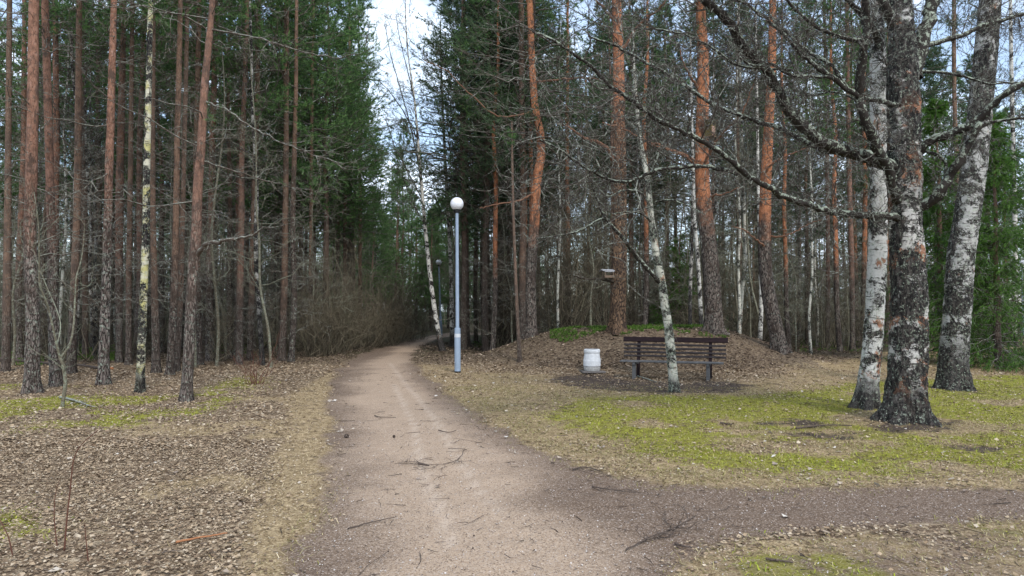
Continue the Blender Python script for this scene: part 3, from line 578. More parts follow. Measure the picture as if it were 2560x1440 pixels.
# right of the path
traced_pine([(1168, 850), (1166, 700), (1165, 500), (1164, 250), (1160, 0)], [14, 13, 12, 10, 8], 27, 'brown-orange pine right behind the near lamp with a low dark crown', 'pine_b', land='the pine behind the near lamp', needle='needle_d', crown=5.0, rad=3.1, cw=2)
traced_pine([(1190, 845), (1188, 700), (1191, 560), (1189, 400)], [11, 10, 9, 8], 31, 'bright orange thin pine next to the farthest lamp', 'pine_b', needle='needle_d', crown=6.4, rad=2.2)
traced_pine([(1220, 840), (1218, 700), (1215, 500), (1212, 300)], [17, 16, 13, 11], 29, 'grey-brown pine set back between farthest lamp and crooked red pine', 'pine_l', land='the set-back grey pine', needle='needle_d', crown=5.0, rad=2.6, cw=1.3)
traced_pine([(1300, 915), (1294, 800), (1289, 690), (1285, 580), (1282, 470)], [10, 9, 8, 7, 6], 17.4, 'thin dead brown pine pole standing alone on the mound slope left of the bin', 'pine_b', land='the lone dead pole', Ht=6, crown=5.0, rad=.5, cw=.15, dead=(1.0, 5), dens=5, dead_len=(.15, .6))
traced_pine([(1330, 822), (1327, 700), (1336, 560), (1341, 460), (1352, 390), (1350, 330), (1338, 270), (1330, 150), (1325, 0)], [27, 26, 25, 24, 22, 20, 19, 17, 15], 20.5, 'crooked red pine with a swan-necked stem at the left end of the mound', 'pine_o', land='the crooked red pine', needle='needle_d', crown=5.8, rad=3.0, cw=1.6, Ht=13, dead=(2.2, 7),
    limbs=[(6, [(1338, 480, 20.5), (1300, 500, 20.2), (1255, 508, 20), (1200, 520, 19.8)]), (7, [(1345, 205, 20.5), (1370, 202, 20), (1430, 196, 19.5), (1500, 198, 19), (1530, 215, 18.6)]), (5, [(1335, 280, 20.5), (1250, 290, 20), (1180, 240, 19.7), (1120, 180, 19.5), (1060, 150, 19.2)])])
traced_pine([(1308, 835), (1306, 700), (1308, 500), (1305, 250), (1303, 0)], [20, 18, 15, 15, 14], 22.5, 'darker companion pine close behind the crooked red pine', 'pine_b', needle='needle_d', crown=5.5, rad=2.6, cw=1.5, Ht=13)
T24 = traced_pine([(1544, 835), (1545, 760), (1548, 650), (1549, 560), (1549, 450), (1548, 330), (1547, 220), (1545, 100), (1541, 0)], [43, 40, 38, 36, 34, 32, 30, 27, 24], 18.2, 'stout rough-barked brown pine on the mound carrying a bird feeder on its left side', 'pine_d', land='the feeder pine', Ht=15, crown=7.6, rad=2.6, needle='needle_d', dead=(3.2, 8), dens=5, sides=22,
    limbs=[(9, [(1545, 708, 18.2), (1525, 700, 18.0), (1495, 697, 17.8), (1465, 697, 17.6), (1435, 690, 17.4)], 'black_limb'), (11, [(1533, 400, 18.2), (1522, 378, 18), (1500, 358, 17.8), (1465, 346, 17.5), (1420, 318, 17.2), (1395, 308, 17)]), (9, [(1560, 120, 18.2), (1600, 60, 18), (1650, 20, 17.6), (1680, -20, 17.4)]), (8, [(1535, 50, 18.2), (1500, 10, 18), (1450, -30, 17.6)])])
T25 = traced_pine([(1786, 842), (1783, 770), (1778, 690), (1772, 620), (1763, 540), (1756, 450), (1755, 330), (1758, 200), (1756, 100), (1750, 0)], [46, 44, 42, 40, 38, 35, 31, 29, 26, 23], 18.6, 'bright orange pine behind the bench, with a nest box high on its stem', 'pine_o', land='the nest-box pine', Ht=15, crown=7.8, rad=2.5, needle='needle_d', dead=(3.0, 8), dens=5, sides=22,
    limbs=[(8, [(1740, 405, 18.6), (1715, 388, 18.3), (1690, 380, 18), (1650, 364, 17.6), (1600, 345, 17.2), (1560, 322, 16.9), (1505, 306, 16.6)]), (7, [(1742, 412, 18.6), (1700, 385, 18.1), (1655, 370, 17.6), (1620, 360, 17.2)]), (7, [(1770, 505, 18.6), (1782, 490, 18.2), (1810, 485, 17.9), (1850, 468, 17.6)]), (8, [(1755, 430, 18.6), (1765, 400, 18.3), (1800, 340, 17.7), (1850, 290, 17), (1885, 210, 16.6), (1890, 185, 16.4)]), (8, [(1748, 225, 18.6), (1725, 190, 18.3), (1705, 150, 18), (1700, 120, 17.9)])])
T26 = traced_pine([(1950, 862), (1937, 810), (1922, 740), (1912, 650), (1912, 560), (1915, 450), (1921, 330), (1928, 200), (1931, 100), (1932, 0)], [38, 36, 34, 32, 30, 27, 24, 21, 19, 17], 18.0, 'pine with bent grey foot and orange upper stem at the mound\'s right end', 'pine_o', land='the bent-footed pine', Ht=15, crown=8, rad=2.3, needle='needle_d', dead=(2.8, 8), dens=6, sides=20,
    limbs=[(7, [(1912, 440, 18), (1920, 420, 17.8), (1945, 400, 17.6), (1990, 380, 17.4), (2040, 360, 17.2)]), (6, [(1915, 590, 18), (1960, 590, 17.8), (2020, 562, 17.6), (2055, 548, 17.4)]), (6, [(1915, 620, 18), (1900, 605, 17.7), (1860, 575, 17.4), (1830, 565, 17.2)])])
traced_pine([(2068, 865), (2070, 700), (2068, 450), (2064, 200), (2060, 0)], [11, 10, 9, 8, 7], 26, 'thin straight grey pine pole well right of the bent-footed pine', 'pine_l', land='the thin grey pole pine', needle='needle_d', crown=8.5)
traced_pine([(2131, 862), (2130, 700), (2124, 480), (2120, 250), (2117, 0)], [13, 12, 12, 10, 9], 25, 'salmon-coloured slender pine left of the rust-patched birch', 'pine_l', land='the salmon pine', needle='needle_d', crown=8.5)
traced_pine([(2158, 850), (2160, 700), (2163, 480), (2160, 250), (2157, 50)], [15, 12, 11, 9, 8], 27, 'bright orange slender pine half hidden behind the rust-patched birch', 'pine_o', needle='needle_d', crown=9)
traced_pine([(2400, 845), (2395, 500), (2386, 250), (2385, 0)], [12, 11, 10, 9], 28, 'reddish pine stem showing between the black birch and the grey-white birch', 'pine_b', land='the gap pine', needle='needle_d', crown=8.5)

# ------------------------------------------------------------------ birches
def flakes(mb, c, r, n, size, zmax=99):
    k = rng.integers(0, len(c) - 1, n); f = rng.random((n, 1)); o = c[k] * (1 - f) + c[k + 1] * f; rr = (r[k])[:, None]; t = nrm(c[k + 1] - c[k])
    d = rng.normal(0, 1, (n, 3)); d = nrm(d - t * np.sum(d * t, 1, keepdims=True)); tufts(mb, o + d * rr * .98, d, 3, size, size * .35, spread=1.6)
def traced_birch(px, w, d, label, mat, Ht=13, limbs=(), land=None, twigs=1.0, sides=16, flare=.4, rough=.05, ring=.1, crown=True, fl=(0, 0), name='birch_tree', top_extra=True, cr0=None):
    base = P(px[0][0], px[0][1], d); base[2] = float(H(base[0], d)); pts = [base] + [P(u, v, d) for u, v in px[1:]]
    rd = [a * .93 * d / FPX / 2 for a in w]; Ht = max(Ht, pts[-1][2] - base[2] + .6); p2, r2 = above(pts, rd, Ht); root = empty(name, base); p2[0] = p2[0] - np.array([0, 0, .08])
    mb = MB(); c, r = trunk_mesh(mb, p2, r2, sides, rough, ring, flare, seed=random.random() * 6); mb.build('trunk', M[mat], root, base, True)
    ml, mt, mf = MB(), MB(), MB(); segs = []
    for lp in limbs:
        q = [P(u, v, dd) for u, v, dd in lp[1]]; L = sum(np.linalg.norm(q[i + 1] - q[i]) for i in range(len(q) - 1)); k = max(10, int(L / .07)); cc = spline(q, k); cc[1:-1] += rng.normal(0, .006, (k - 2, 3))
        end = lp[2] if len(lp) > 2 else .28
        rr = np.linspace(1, end, k) ** .8 * lp[0] * .88 * q[0][1] / FPX / 2; sd_ = 9; rn = rr[:, None] * (1 + .16 * rng.normal(0, 1, (k, sd_)))
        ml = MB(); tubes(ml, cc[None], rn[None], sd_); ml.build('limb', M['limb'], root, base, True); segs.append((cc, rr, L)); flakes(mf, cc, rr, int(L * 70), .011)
    if segs:
        for cc, rr, L in segs:
            n = int(L * 6 * twigs); O, D, s, i = spawn(cc[None], n, .12, 1, .75); L2 = rng.uniform(.2, 1.0, n) * np.clip(L / 2, .5, 1.3); p = grow(O, D, L2, 9, rng.uniform(-.25, .35, n), .22)
            tubes(mt, p, np.clip(L2 * .009, .003, .009)[:, None] * np.linspace(1, .25, 9)[None] * (1.0 if d < 20 else .6), 5); 
            O, D, s, i2 = spawn(p, 7, .15, 1, .8); L3 = L2[i2] * rng.uniform(.2, .55, len(i2)); p3 = grow(O, D, L3, 6, -.1, .24); tubes(mt, p3, np.broadcast_to(np.linspace(.0042, .0018, 6)[None], (len(i2), 6)), 3)
            O, D, s, i3 = spawn(p3, 4, .15, 1, .85); L4 = L3[i3] * rng.uniform(.3, .7, len(i3)); p4 = grow(O, D, L4, 4, -.15, .25); tubes(mt, p4, np.broadcast_to(np.linspace(.0024, .0012, 4)[None], (len(i3), 4)), 3)
            flakes(mf, p.reshape(-1, 3)[:-1:1], np.full(len(p) * 9 - 1, .004), 0, .01) if False else None
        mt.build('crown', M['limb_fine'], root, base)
    if fl[0]: kk = (c[:, 2] - c[0, 2]) < 6; flakes(mf, c[kk], r[kk], fl[0], fl[1])
    if mf.n: tag(mf.build('lichen', M['lichen'], root, base), kind='stuff')
    if crown:
        mc = MB(); hz = c[:, 2] - c[0, 2]; z0 = cr0 if cr0 else Ht * .45; n = int((Ht - z0) * 6); z = rng.uniform(z0, Ht * .98, n); O = np.stack([np.interp(z, hz, c[:, i]) for i in range(3)], 1)
        a = rng.uniform(0, 6.283, n); el = rng.uniform(.5, 1.1, n); D = np.stack([np.cos(a) * np.cos(el), np.sin(a) * np.cos(el), np.sin(el)], 1); L = (1 - (z - z0) / (Ht - z0) * .7) * rng.uniform(.9, 2.4, n) * Ht / 13
        p = grow(O, D, L, 8, -.15, .12); tubes(mc, p, np.clip(L * .009, .004, .02)[:, None] * np.linspace(1, .2, 8)[None], 4)
        O, D, s, i = spawn(p, 8, .2, 1, .6); L2 = L[i] * rng.uniform(.2, .5, len(i)); p2_ = grow(O, D, L2, 5, -.2, .15); tubes(mc, p2_, np.broadcast_to(np.linspace(.005, .002, 5)[None], (len(i), 5)), 3)
        O, D, s, i = spawn(p2_, 4, .2, 1, .6); L3 = L2[i] * rng.uniform(.3, .6, len(i)); p3_ = grow(O, D, L3, 4, -.3, .2); tubes(mc, p3_, np.broadcast_to(np.linspace(.003, .0014, 4)[None], (len(i), 4)), 3)
        mc.build('upper_crown', M['limb_fine'], root, base)
    tag(root, label, 'tree')
    if land: LAND.append((px[0][0] * .5 + px[1][0] * .5, land))
    return root
traced_birch([(350, 983), (354, 860), (359, 740), (364, 600), (367, 420), (371, 250), (374, 100), (377, 0)], [23, 20, 19, 18, 17, 15, 14, 12], 12.5, 'slim birch on the left with yellow-green lichen over peeling white bark', 'birch_y', 12, land='the yellow-lichened birch', fl=(900, .014), cr0=7)
traced_birch([(1107, 878), (1094, 820), (1083, 750), (1072, 660), (1064, 580), (1057, 500), (1050, 420), (1044, 340), (1036, 250), (1022, 150)], [15, 13, 12, 11, 10, 9, 8, 7, 5, 3.5], 24.5, 'slender birch leaning left over the path, in front of the second lamp', 'birch_w', 12.5, land='the leaning birch', cr0=4.6,
    limbs=[(4, [(1050, 430, 24.5), (1030, 330, 24.2), (1000, 220, 24), (975, 130, 23.8), (962, 60, 23.6)]), (4, [(1045, 350, 24.5), (1015, 290, 24.3), (975, 230, 24), (945, 200, 23.9)]), (4, [(1056, 500, 24.5), (1020, 430, 24.2), (985, 360, 24), (965, 300, 23.8)]), (3.5, [(1036, 250, 24.5), (1020, 180, 24.3), (1000, 100, 24.2), (990, 40, 24)]), (3, [(1060, 560, 24.5), (1030, 500, 24.3), (1000, 430, 24.1), (975, 400, 24)])], twigs=.8)
traced_birch([(1131, 850), (1128, 700), (1122, 560), (1114, 420), (1108, 300)], [14, 11, 10, 8, 6], 27, 'black-and-white flecked birch immediately left of the near lamp post', 'birch_w', 13, land='the flecked birch')
traced_birch([(1754, 832), (1750, 740), (1744, 640), (1736, 540), (1733, 420), (1730, 300)], [11, 11, 10, 9, 8, 6], 22, 'thin white birch with patchy bark between the feeder pine and nest-box pine', 'birch_w', 11, land='the patchy thin birch')
traced_birch([(1845, 845), (1852, 760), (1860, 680), (1862, 600), (1858, 450), (1852, 250)], [13, 12, 10, 9, 8, 6], 24, 'grey-green speckled birch right of the nest-box pine', 'birch_s', 12, land='the speckled birch')
traced_birch([(1898, 845), (1903, 760), (1900, 650), (1896, 500), (1893, 300)], [13, 11, 9, 8, 7], 23, 'white-footed birch just left of the bent-footed pine', 'birch_w', 12)
traced_birch([(2533, 838), (2536, 760), (2538, 660), (2536, 500), (2530, 250), (2526, 0)], [18, 13, 12, 12, 10, 8], 27, 'white birch with black foot beyond the spruce at the right edge', 'birch_w', 13, land='the far white birch')
# curved birch in front of the bench
traced_birch([(1687, 980), (1682, 930), (1676, 870), (1671, 820), (1662, 760), (1653, 700), (1641, 640), (1633, 580), (1625, 520), (1620, 460), (1610, 400), (1600, 350), (1594, 290)], [28, 25, 24, 23, 22, 22, 19, 18, 16, 15, 13, 11, 9], 12.6,
    'small crooked birch crusted with pale lichen, standing in front of the bench', 'birch_s', 6.6, land='the crooked bench birch', sides=14, flare=.25, rough=.1, fl=(3000, .014), cr0=4.9, ring=.06,
    limbs=[(13, [(1655, 712, 12.6), (1630, 685, 12.5), (1595, 645, 12.4), (1560, 600, 12.2), (1530, 565, 12.1), (1505, 530, 12), (1490, 490, 11.9), (1478, 450, 11.8), (1474, 420, 11.7)], .3),
           (7, [(1512, 540, 12.0), (1480, 560, 11.9), (1440, 580, 11.8), (1390, 590, 11.6), (1340, 598, 11.5)]), (7, [(1625, 520, 12.6), (1605, 485, 12.5), (1560, 475, 12.3), (1525, 490, 12.2), (1495, 480, 12)]),
           (6, [(1630, 560, 12.6), (1605, 535, 12.4), (1570, 530, 12.2), (1530, 535, 12)]), (6, [(1620, 455, 12.6), (1640, 400, 12.7), (1655, 350, 12.8), (1650, 290, 12.9)]), (5, [(1640, 505, 12.6), (1680, 500, 12.4), (1730, 520, 12.2), (1760, 535, 12)])])
# rust patched birch behind the main one
traced_birch([(2164, 1026), (2170, 960), (2180, 880), (2188, 760), (2194, 620), (2198, 480), (2198, 330), (2196, 180), (2192, 60), (2188, 0)], [62, 52, 49, 47, 47, 47, 46, 42, 36, 34], 10.4,
    'white birch with rust-coloured patches, the left stem of the big birch group', 'birch_l', 12, land='the rust-patched birch', sides=32, flare=.45, rough=.05, fl=(2500, .016), ring=.06,
    limbs=[(26, [(2208, 190, 10.4), (2195, 100, 10.3), (2175, 60, 10.1), (2150, 30, 10), (2110, -10, 9.8)]), (8, [(2190, 300, 10.4), (2140, 250, 10.6), (2080, 230, 10.8), (2010, 240, 11), (1940, 225, 11.2)])])
# main black birch with its spreading limbs
Lb = [
 (19, [(2262, 548, 9.2), (2225, 541, 9.0), (2150, 538, 8.8), (2080, 530, 8.6), (2020, 512, 8.4), (1960, 490, 8.3), (1900, 457, 8.1), (1855, 428, 8.0), (1815, 392, 7.9), (1750, 350, 7.8), (1690, 322, 7.7), (1640, 298, 7.6), (1600, 265, 7.5), (1540, 225, 7.4), (1500, 190, 7.3), (1450, 145, 7.2), (1390, 105, 7.1), (1330, 75, 7.0)], .22),
 (36, [(2255, 425, 9.2), (2215, 412, 9.1), (2170, 392, 8.9), (2110, 376, 8.8), (2060, 358, 8.6), (2010, 318, 8.5), (1975, 280, 8.4), (1945, 225, 8.3), (1915, 175, 8.2), (1880, 140, 8.1), (1850, 105, 8.0), (1828, 60, 7.9), (1790, 25, 7.8), (1750, -10, 7.7)], .4),
 (17, [(2210, 410, 9.2), (2150, 386, 9.1), (2090, 382, 9.2), (2040, 368, 9.3), (1990, 342, 9.4), (1940, 318, 9.5), (1880, 300, 9.6), (1830, 282, 9.7), (1785, 262, 9.8), (1745, 238, 9.9), (1700, 205, 10), (1650, 175, 10.1), (1600, 148, 10.2), (1530, 112, 10.3), (1470, 90, 10.4)], .25),
 (12, [(1845, 436, 8.0), (1800, 422, 8.0), (1755, 414, 7.9), (1700, 418, 7.9), (1650, 424, 7.8), (1605, 442, 7.8), (1560, 455, 7.7), (1515, 446, 7.7), (1475, 425, 7.6), (1435, 400, 7.6), (1400, 375, 7.5), (1350, 350, 7.4)], .3),
 (26, [(2245, 500, 9.1), (2232, 470, 8.9), (2222, 425, 8.8), (2200, 388, 8.7), (2180, 340, 8.6), (2160, 290, 8.5), (2147, 245, 8.5), (2150, 190, 8.4), (2160, 120, 8.3), (2166, 50, 8.3), (2165, -30, 8.2)], .7),
 (15, [(2148, 240, 8.5), (2115, 222, 8.4), (2085, 195, 8.3), (2050, 172, 8.2), (2010, 140, 8.1), (1975, 105, 8.0), (1930, 60, 7.9), (1880, 20, 7.8), (1830, -10, 7.7)], .35),
 (13, [(2118, 225, 8.4), (2090, 175, 8.5), (2060, 150, 8.6), (2020, 130, 8.8), (1985, 95, 8.9), (1940, 55, 9), (1900, 10, 9.1)], .4),
 (10, [(2085, 195, 8.3), (2030, 192, 8.2), (1980, 188, 8.1), (1930, 160, 8.0), (1890, 165, 7.9), (1850, 145, 7.8)], .4),
 (14, [(2262, 262, 9.2), (2230, 262, 9.0), (2200, 252, 8.8), (2160, 246, 8.6)], .7),
 (13, [(2160, 100, 8.3), (2120, 98, 8.2), (2080, 85, 8.1), (2030, 60, 8.0), (1985, 20, 7.9), (1960, -10, 7.8)], .4),
 (9, [(1975, 175, 8.3), (1900, 172, 8.1), (1840, 160, 8.0), (1780, 120, 7.9), (1720, 90, 7.8), (1650, 75, 7.7), (1580, 72, 7.6)], .3),
 (30, [(2272, 525, 9.2), (2300, 518, 9.1), (2330, 502, 9.0), (2350, 478, 8.9), (2372, 445, 8.9), (2395, 410, 8.8), (2420, 365, 8.8), (2438, 325, 8.7), (2450, 310, 8.7)], .55),
 (26, [(2285, 395, 9.2), (2305, 375, 9.1), (2325, 352, 9.0), (2375, 335, 8.9), (2420, 318, 8.8), (2455, 290, 8.7), (2490, 255, 8.6), (2520, 230, 8.5), (2580, 200, 8.4)], .5),
 (10, [(2440, 320, 8.7), (2470, 308, 8.7), (2510, 300, 8.6), (2570, 294, 8.5)], .6),
 (16, [(2290, 122, 9.2), (2320, 112, 9.3), (2360, 102, 9.4), (2410, 86, 9.5), (2450, 66, 9.6), (2500, 52, 9.7), (2580, 30, 9.8)], .5),
 (9, [(2300, 178, 9.2), (2360, 182, 9.1), (2420, 195, 9.0), (2480, 210, 8.9), (2560, 205, 8.8)], .3),
 (9, [(2310, 375, 9.1), (2360, 400, 9.0), (2365, 450, 8.95), (2363, 490, 8.95)], .8),
 (44, [(2285, 190, 9.2), (2305, 100, 9.25), (2322, 40, 9.3), (2330, -40, 9.35), (2345, -200, 9.5)], .5),
 (30, [(2240, 70, 9.2), (2215, 20, 9.1), (2195, -30, 9.0), (2160, -120, 8.9)], .5),
]
traced_birch([(2263, 1062), (2264, 1010), (2268, 930), (2272, 840), (2272, 740), (2268, 640), (2264, 560), (2262, 480), (2262, 380), (2260, 280), (2257, 180), (2254, 90), (2252, 0)], [112, 102, 96, 92, 88, 84, 80, 84, 82, 80, 76, 66, 56], 9.2,
    'massive dark birch with black fissured foot and long bare limbs spreading over the bench', 'birch_m', 12, land='the big dark birch', sides=48, flare=.42, rough=.09, fl=(1700, .015), ring=.04, limbs=Lb, twigs=1.6)
traced_birch([(2382, 972), (2384, 900), (2390, 820), (2396, 740), (2402, 640), (2418, 540), (2432, 440), (2448, 300), (2462, 160), (2476, 0)], [80, 70, 66, 66, 65, 64, 62, 58, 56, 52], 12.9,
    'grey-white birch leaning right in front of the spruce, bark peeling near mid height', 'birch_r', 13, land='the grey-white birch', sides=36, flare=.36, rough=.07, fl=(2500, .018), ring=.06, crown=True)

# ------------------------------------------------------------------ spruces
def spruce(x, y, Ht, rad, label, seed=0, z0=.15, name='spruce_tree', dens=15):
    base = np.array([x, y, float(H(x, y))]); root = empty(name, base)
    pts = np.stack([x + rng.normal(0, .02, 8), y + rng.normal(0, .02, 8), base[2] + np.linspace(-.05, Ht, 8)], 1)
    mb = MB(); c, r = trunk_mesh(mb, pts, np.linspace(.016 * Ht, .01, 8), 10, .06, .15, .3); mb.build('trunk', M['pine_b'], root, base, True)
    mw, mn = MB(), MB(); n = int(Ht * dens); z = rng.uniform(z0, Ht * .98, n); q = z / Ht; a = rng.uniform(0, 6.283, n); el = -.25 + .8 * q + rng.normal(0, .1, n)
    O = np.stack([np.full(n, x), np.full(n, y), base[2] + z], 1); D = np.stack([np.cos(a) * np.cos(el), np.sin(a) * np.cos(el), np.sin(el)], 1); L = rad * (1 - q) ** .8 * rng.uniform(.6, 1.1, n) + .12
    p = grow(O, D, L, 7, .12 * np.ones(n), .08); tubes(mw, p, np.clip(L * .009, .004, .02)[:, None] * np.linspace(1, .3, 7)[None], 4)
    O2, D2, s, i = spawn(p, 26, .12, 1, .8, .6); D2 = nrm(D2 + np.array([0, 0, -.55])); L2 = L[i] * rng.uniform(.12, .34, len(i)) + .05; p2 = grow(O2, D2, L2, 4, -.25, .1); tubes(mw, p2, np.broadcast_to(np.linspace(.004, .002, 4)[None], (len(i), 4)), 3)
    allp = [p2[:, k] for k in range(1, 4)]; alld = [nrm(p2[:, k] - p2[:, k - 1]) for k in range(1, 4)]
    O3, D3, s, i = spawn(p2, 2, .3, 1, .6)
    tufts(mn, np.vstack(allp + [O3]), np.vstack(alld + [D3]), 8, .070, .0045, spread=.5)
    mw.build('crown', M['dead'], root, base); mn.build('foliage', M['spruce'], root, base); tag(root, label, 'tree'); return root
def X(u, d): return (u - CU) / FPX * d
spruce(X(2492, 17.6), 17.6, 6.4, 1.7, 'dense green spruce with drooping boughs right of the grey-white birch', dens=27)
spruce(X(2352, 19.6), 19.6, 7.4, 1.5, 'green spruce filling the gap between the big dark birch and the grey-white birch', dens=25)
spruce(X(2610, 18.5), 18.5, 4.2, 1.6, 'small spruce cut by the right edge of the photo with low sweeping boughs')
spruce(X(1700, 25.5), 25.5, 4.2, 1.2, 'dark green young spruce in the wood behind the bench')
spruce(X(2440, 24), 24, 8.5, 1.9, 'taller spruce behind the grey-white birch')
LAND.append((2352, 'the spruces')); LAND.append((2492, 'the drooping spruce'))

# ------------------------------------------------------------------ bare shrubs, saplings
def shrub_mesh(n, h, spread, sub=7, r0=.009, fine=5, kink=.3):
    mb = MB(); a = rng.uniform(0, 6.283, n); q = rng.uniform(0, spread, n); O = np.stack([np.cos(a) * .22 * rng.random(n), np.sin(a) * .22 * rng.random(n), np.full(n, -.04)], 1)
    D = nrm(np.stack([np.cos(a) * q, np.sin(a) * q, np.ones(n)], 1)); L = h * rng.uniform(.5, 1.1, n); p = grow(O, D, L, 9, 0, kink)
    tubes(mb, p, (r0 * rng.uniform(.6, 1.6, n))[:, None] * np.linspace(1, .25, 9)[None], 4)
    O, D, s, i = spawn(p, sub, .2, 1, .55); L2 = L[i] * rng.uniform(.12, .4, len(i)); p2 = grow(O, D, L2, 6, .05, .2); tubes(mb, p2, np.broadcast_to(np.linspace(.0045, .0018, 6)[None], (len(i), 6)), 3)
    O, D, s, i = spawn(p2, fine, .2, 1, .6); L3 = L2[i] * rng.uniform(.2, .6, len(i)); p3 = grow(O, D, L3, 4, 0, .2); tubes(mb, p3, np.broadcast_to(np.linspace(.003, .0013, 4)[None], (len(i), 4)), 3)
    return mb
shrub_me = [shrub_mesh(18, 2.6, .45).mesh('bare_shrub', M['bush']) for _ in range(2)] + [shrub_mesh(12, 4.2, .28, 7, .014).mesh('bare_shrub', M['bush']) for _ in range(2)] + [shrub_mesh(24, 1.7, .7).mesh('bare_shrub', M['bush'])]
def ordinal(i): return ('%d%s nearest' % (i + 1, {1: 'st', 2: 'nd', 3: 'rd'}.get((i + 1) % 10, 'th'))) if i > 19 else ['nearest', 'second nearest', 'third nearest', 'fourth nearest', 'fifth nearest', 'sixth nearest', 'seventh nearest', 'eighth nearest', 'ninth nearest', 'tenth nearest', '11th nearest', '12th nearest', '13th nearest', '14th nearest', '15th nearest', '16th nearest', '17th nearest', '18th nearest', '19th nearest', '20th nearest'][i]
SHR = []
def shrub(u, d, k, sc):
    x = X(u, d); o = bpy.data.objects.new('bare_shrub', shrub_me[k]); C.objects.link(o); o.location = (x, d, float(H(x, d))); o.rotation_euler = (0, 0, rng.uniform(0, 6.28)); o.scale = (sc, sc, sc * rng.uniform(.9, 1.15)); o['category'] = 'shrub'; SHR.append((u, d, k, o))
for i in range(26):
    t = i / 25; v = 898 - 50 * t + rng.uniform(-6, 2); uu = 790 + 270 * t + rng.uniform(-22, 8); shrub(uu, min(flat(uu, v)[1], 38) + rng.uniform(0, 1.5), rng.integers(0, 2), rng.uniform(.7, 1.0))
for i in range(14): shrub(rng.uniform(1355, 1530), rng.uniform(22.5, 27), 2 + rng.integers(0, 2), rng.uniform(.75, 1.1))
for i in range(30): shrub(rng.uniform(1540, 2180), rng.uniform(23, 31), rng.integers(0, 4), rng.uniform(.7, 1.1))
for i in range(10): shrub(rng.uniform(1235, 1350), rng.uniform(23.5, 30), rng.integers(0, 4), rng.uniform(.7, 1.0))
for i in range(22): shrub(rng.uniform(0, 790), rng.uniform(19, 28), rng.integers(0, 5), rng.uniform(.5, .9))
def small_plant(name, label, mb, loc, mat, cat):
    o = mb.build(name, mat, None, (0, 0, 0)); o.location = loc; return tag(o, label, cat)
m_ = MB(); n_ = 15; a_ = rng.uniform(0, 6.28, n_); O_ = np.stack([np.cos(a_) * .08, np.sin(a_) * .05, np.full(n_, -.03)], 1); D_ = nrm(np.stack([np.cos(a_) * rng.uniform(.1, .8, n_), np.sin(a_) * .4, np.ones(n_)], 1))
p_ = grow(O_, D_, rng.uniform(.4, .95, n_), 8, .05, .12); tubes(m_, p_, np.broadcast_to(np.linspace(.007, .0022, 8)[None], (n_, 8)), 5); O_, D_, s_, i_ = spawn(p_, 4, .35, 1, .5); p_ = grow(O_, D_, rng.uniform(.08, .3, len(i_)), 5, .1, .15); tubes(m_, p_, np.broadcast_to(np.linspace(.003, .0015, 5)[None], (len(i_), 5)), 3)
M['redstem'] = plain('red_stem', (.07, .03, .022), (.16, .075, .05), 20)
small_plant('bush_sprout', 'low tuft of thin reddish bare shoots on the verge left of the path', m_, tuple(G(640, 962)), M['redstem'], 'shrub')
m_ = MB(); b_ = G(155, 1016); Q = lambda *a: spline([P(*q) for q in a], 24)
for pts, r0, r1 in (([(155, 1018, 10.6), (163, 960, 10.6), (158, 915, 10.6), (150, 895, 10.6)], .028, .022), ([(150, 897, 10.6), (135, 830, 10.5), (118, 760, 10.4), (100, 712, 10.3), (98, 640, 10.2), (96, 560, 10.1), (85, 480, 10)], .018, .005), ([(150, 895, 10.6), (175, 860, 10.7), (185, 800, 10.8), (190, 700, 10.9), (205, 640, 11), (212, 560, 11)], .017, .005), ([(143, 860, 10.6), (150, 800, 10.9), (110, 700, 11.1), (75, 600, 11.2)], .01, .004)):
    c_ = Q(*pts); tubes(m_, c_[None] - b_, np.linspace(r0, r1, 24)[None], 7); O_, D_, s_, i_ = spawn(c_[None] - b_, 7, .3, 1, .7); p_ = grow(O_, D_, rng.uniform(.2, .7, len(i_)), 6, 0, .2); tubes(m_, p_, np.broadcast_to(np.linspace(.005, .0018, 6)[None], (len(i_), 6)), 4)
    O_, D_, s_, i_ = spawn(p_, 4, .2, 1, .7); p_ = grow(O_, D_, rng.uniform(.06, .3, len(i_)), 4, 0, .2); tubes(m_, p_, np.broadcast_to(np.linspace(.0028, .0014, 4)[None], (len(i_), 4)), 3)
o_ = m_.build('bare_sapling', M['pole']); o_.location = b_; tag(o_, 'thin forked bare sapling in front of the two lichened pines at left', 'sapling')
for i, (pts, w, lab) in enumerate((
    ([(160, 1378), (168, 1290), (176, 1220), (184, 1150), (203, 1112), (245, 1076)], .0065, 'tallest arching red-brown dead stem in the left foreground'),
    ([(145, 1372), (136, 1300), (138, 1240), (148, 1201)], .005, 'shorter dark dead stem just left of the arching one'),
    ([(222, 1402), (214, 1340), (212, 1308)], .005, 'short straight dead stem right of the arching one'),
    ([(34, 1392), (20, 1340), (-6, 1290)], .0055, 'leaning thorny dead stem at the left edge of the foreground'),
    ([(318, 1390), (317, 1362)], .003, 'tiny upright twig stub among leaves in the left foreground'))):
    b_ = G(*pts[0]); q_ = [P(u, v, b_[1] - .02 * k) for k, (u, v) in enumerate(pts)]; q_[0] = b_ - [0, 0, .03]; c_ = spline(q_, 20); m_ = MB(); tubes(m_, (c_ - b_)[None], np.linspace(w, w * .35, 20)[None], 6)
    if i == 0: O_, D_, s_, i_ = spawn((c_ - b_)[None], 5, .4, 1, .6); p_ = grow(O_, D_, rng.uniform(.05, .18, len(i_)), 4, 0, .2); tubes(m_, p_, np.broadcast_to(np.linspace(.0016, .0008, 4)[None], (len(i_), 4)), 3)
    o_ = m_.build('dead_stem', M['redstem']); o_.location = b_; tag(o_, lab, 'stem', 'dead stems in the left foreground')

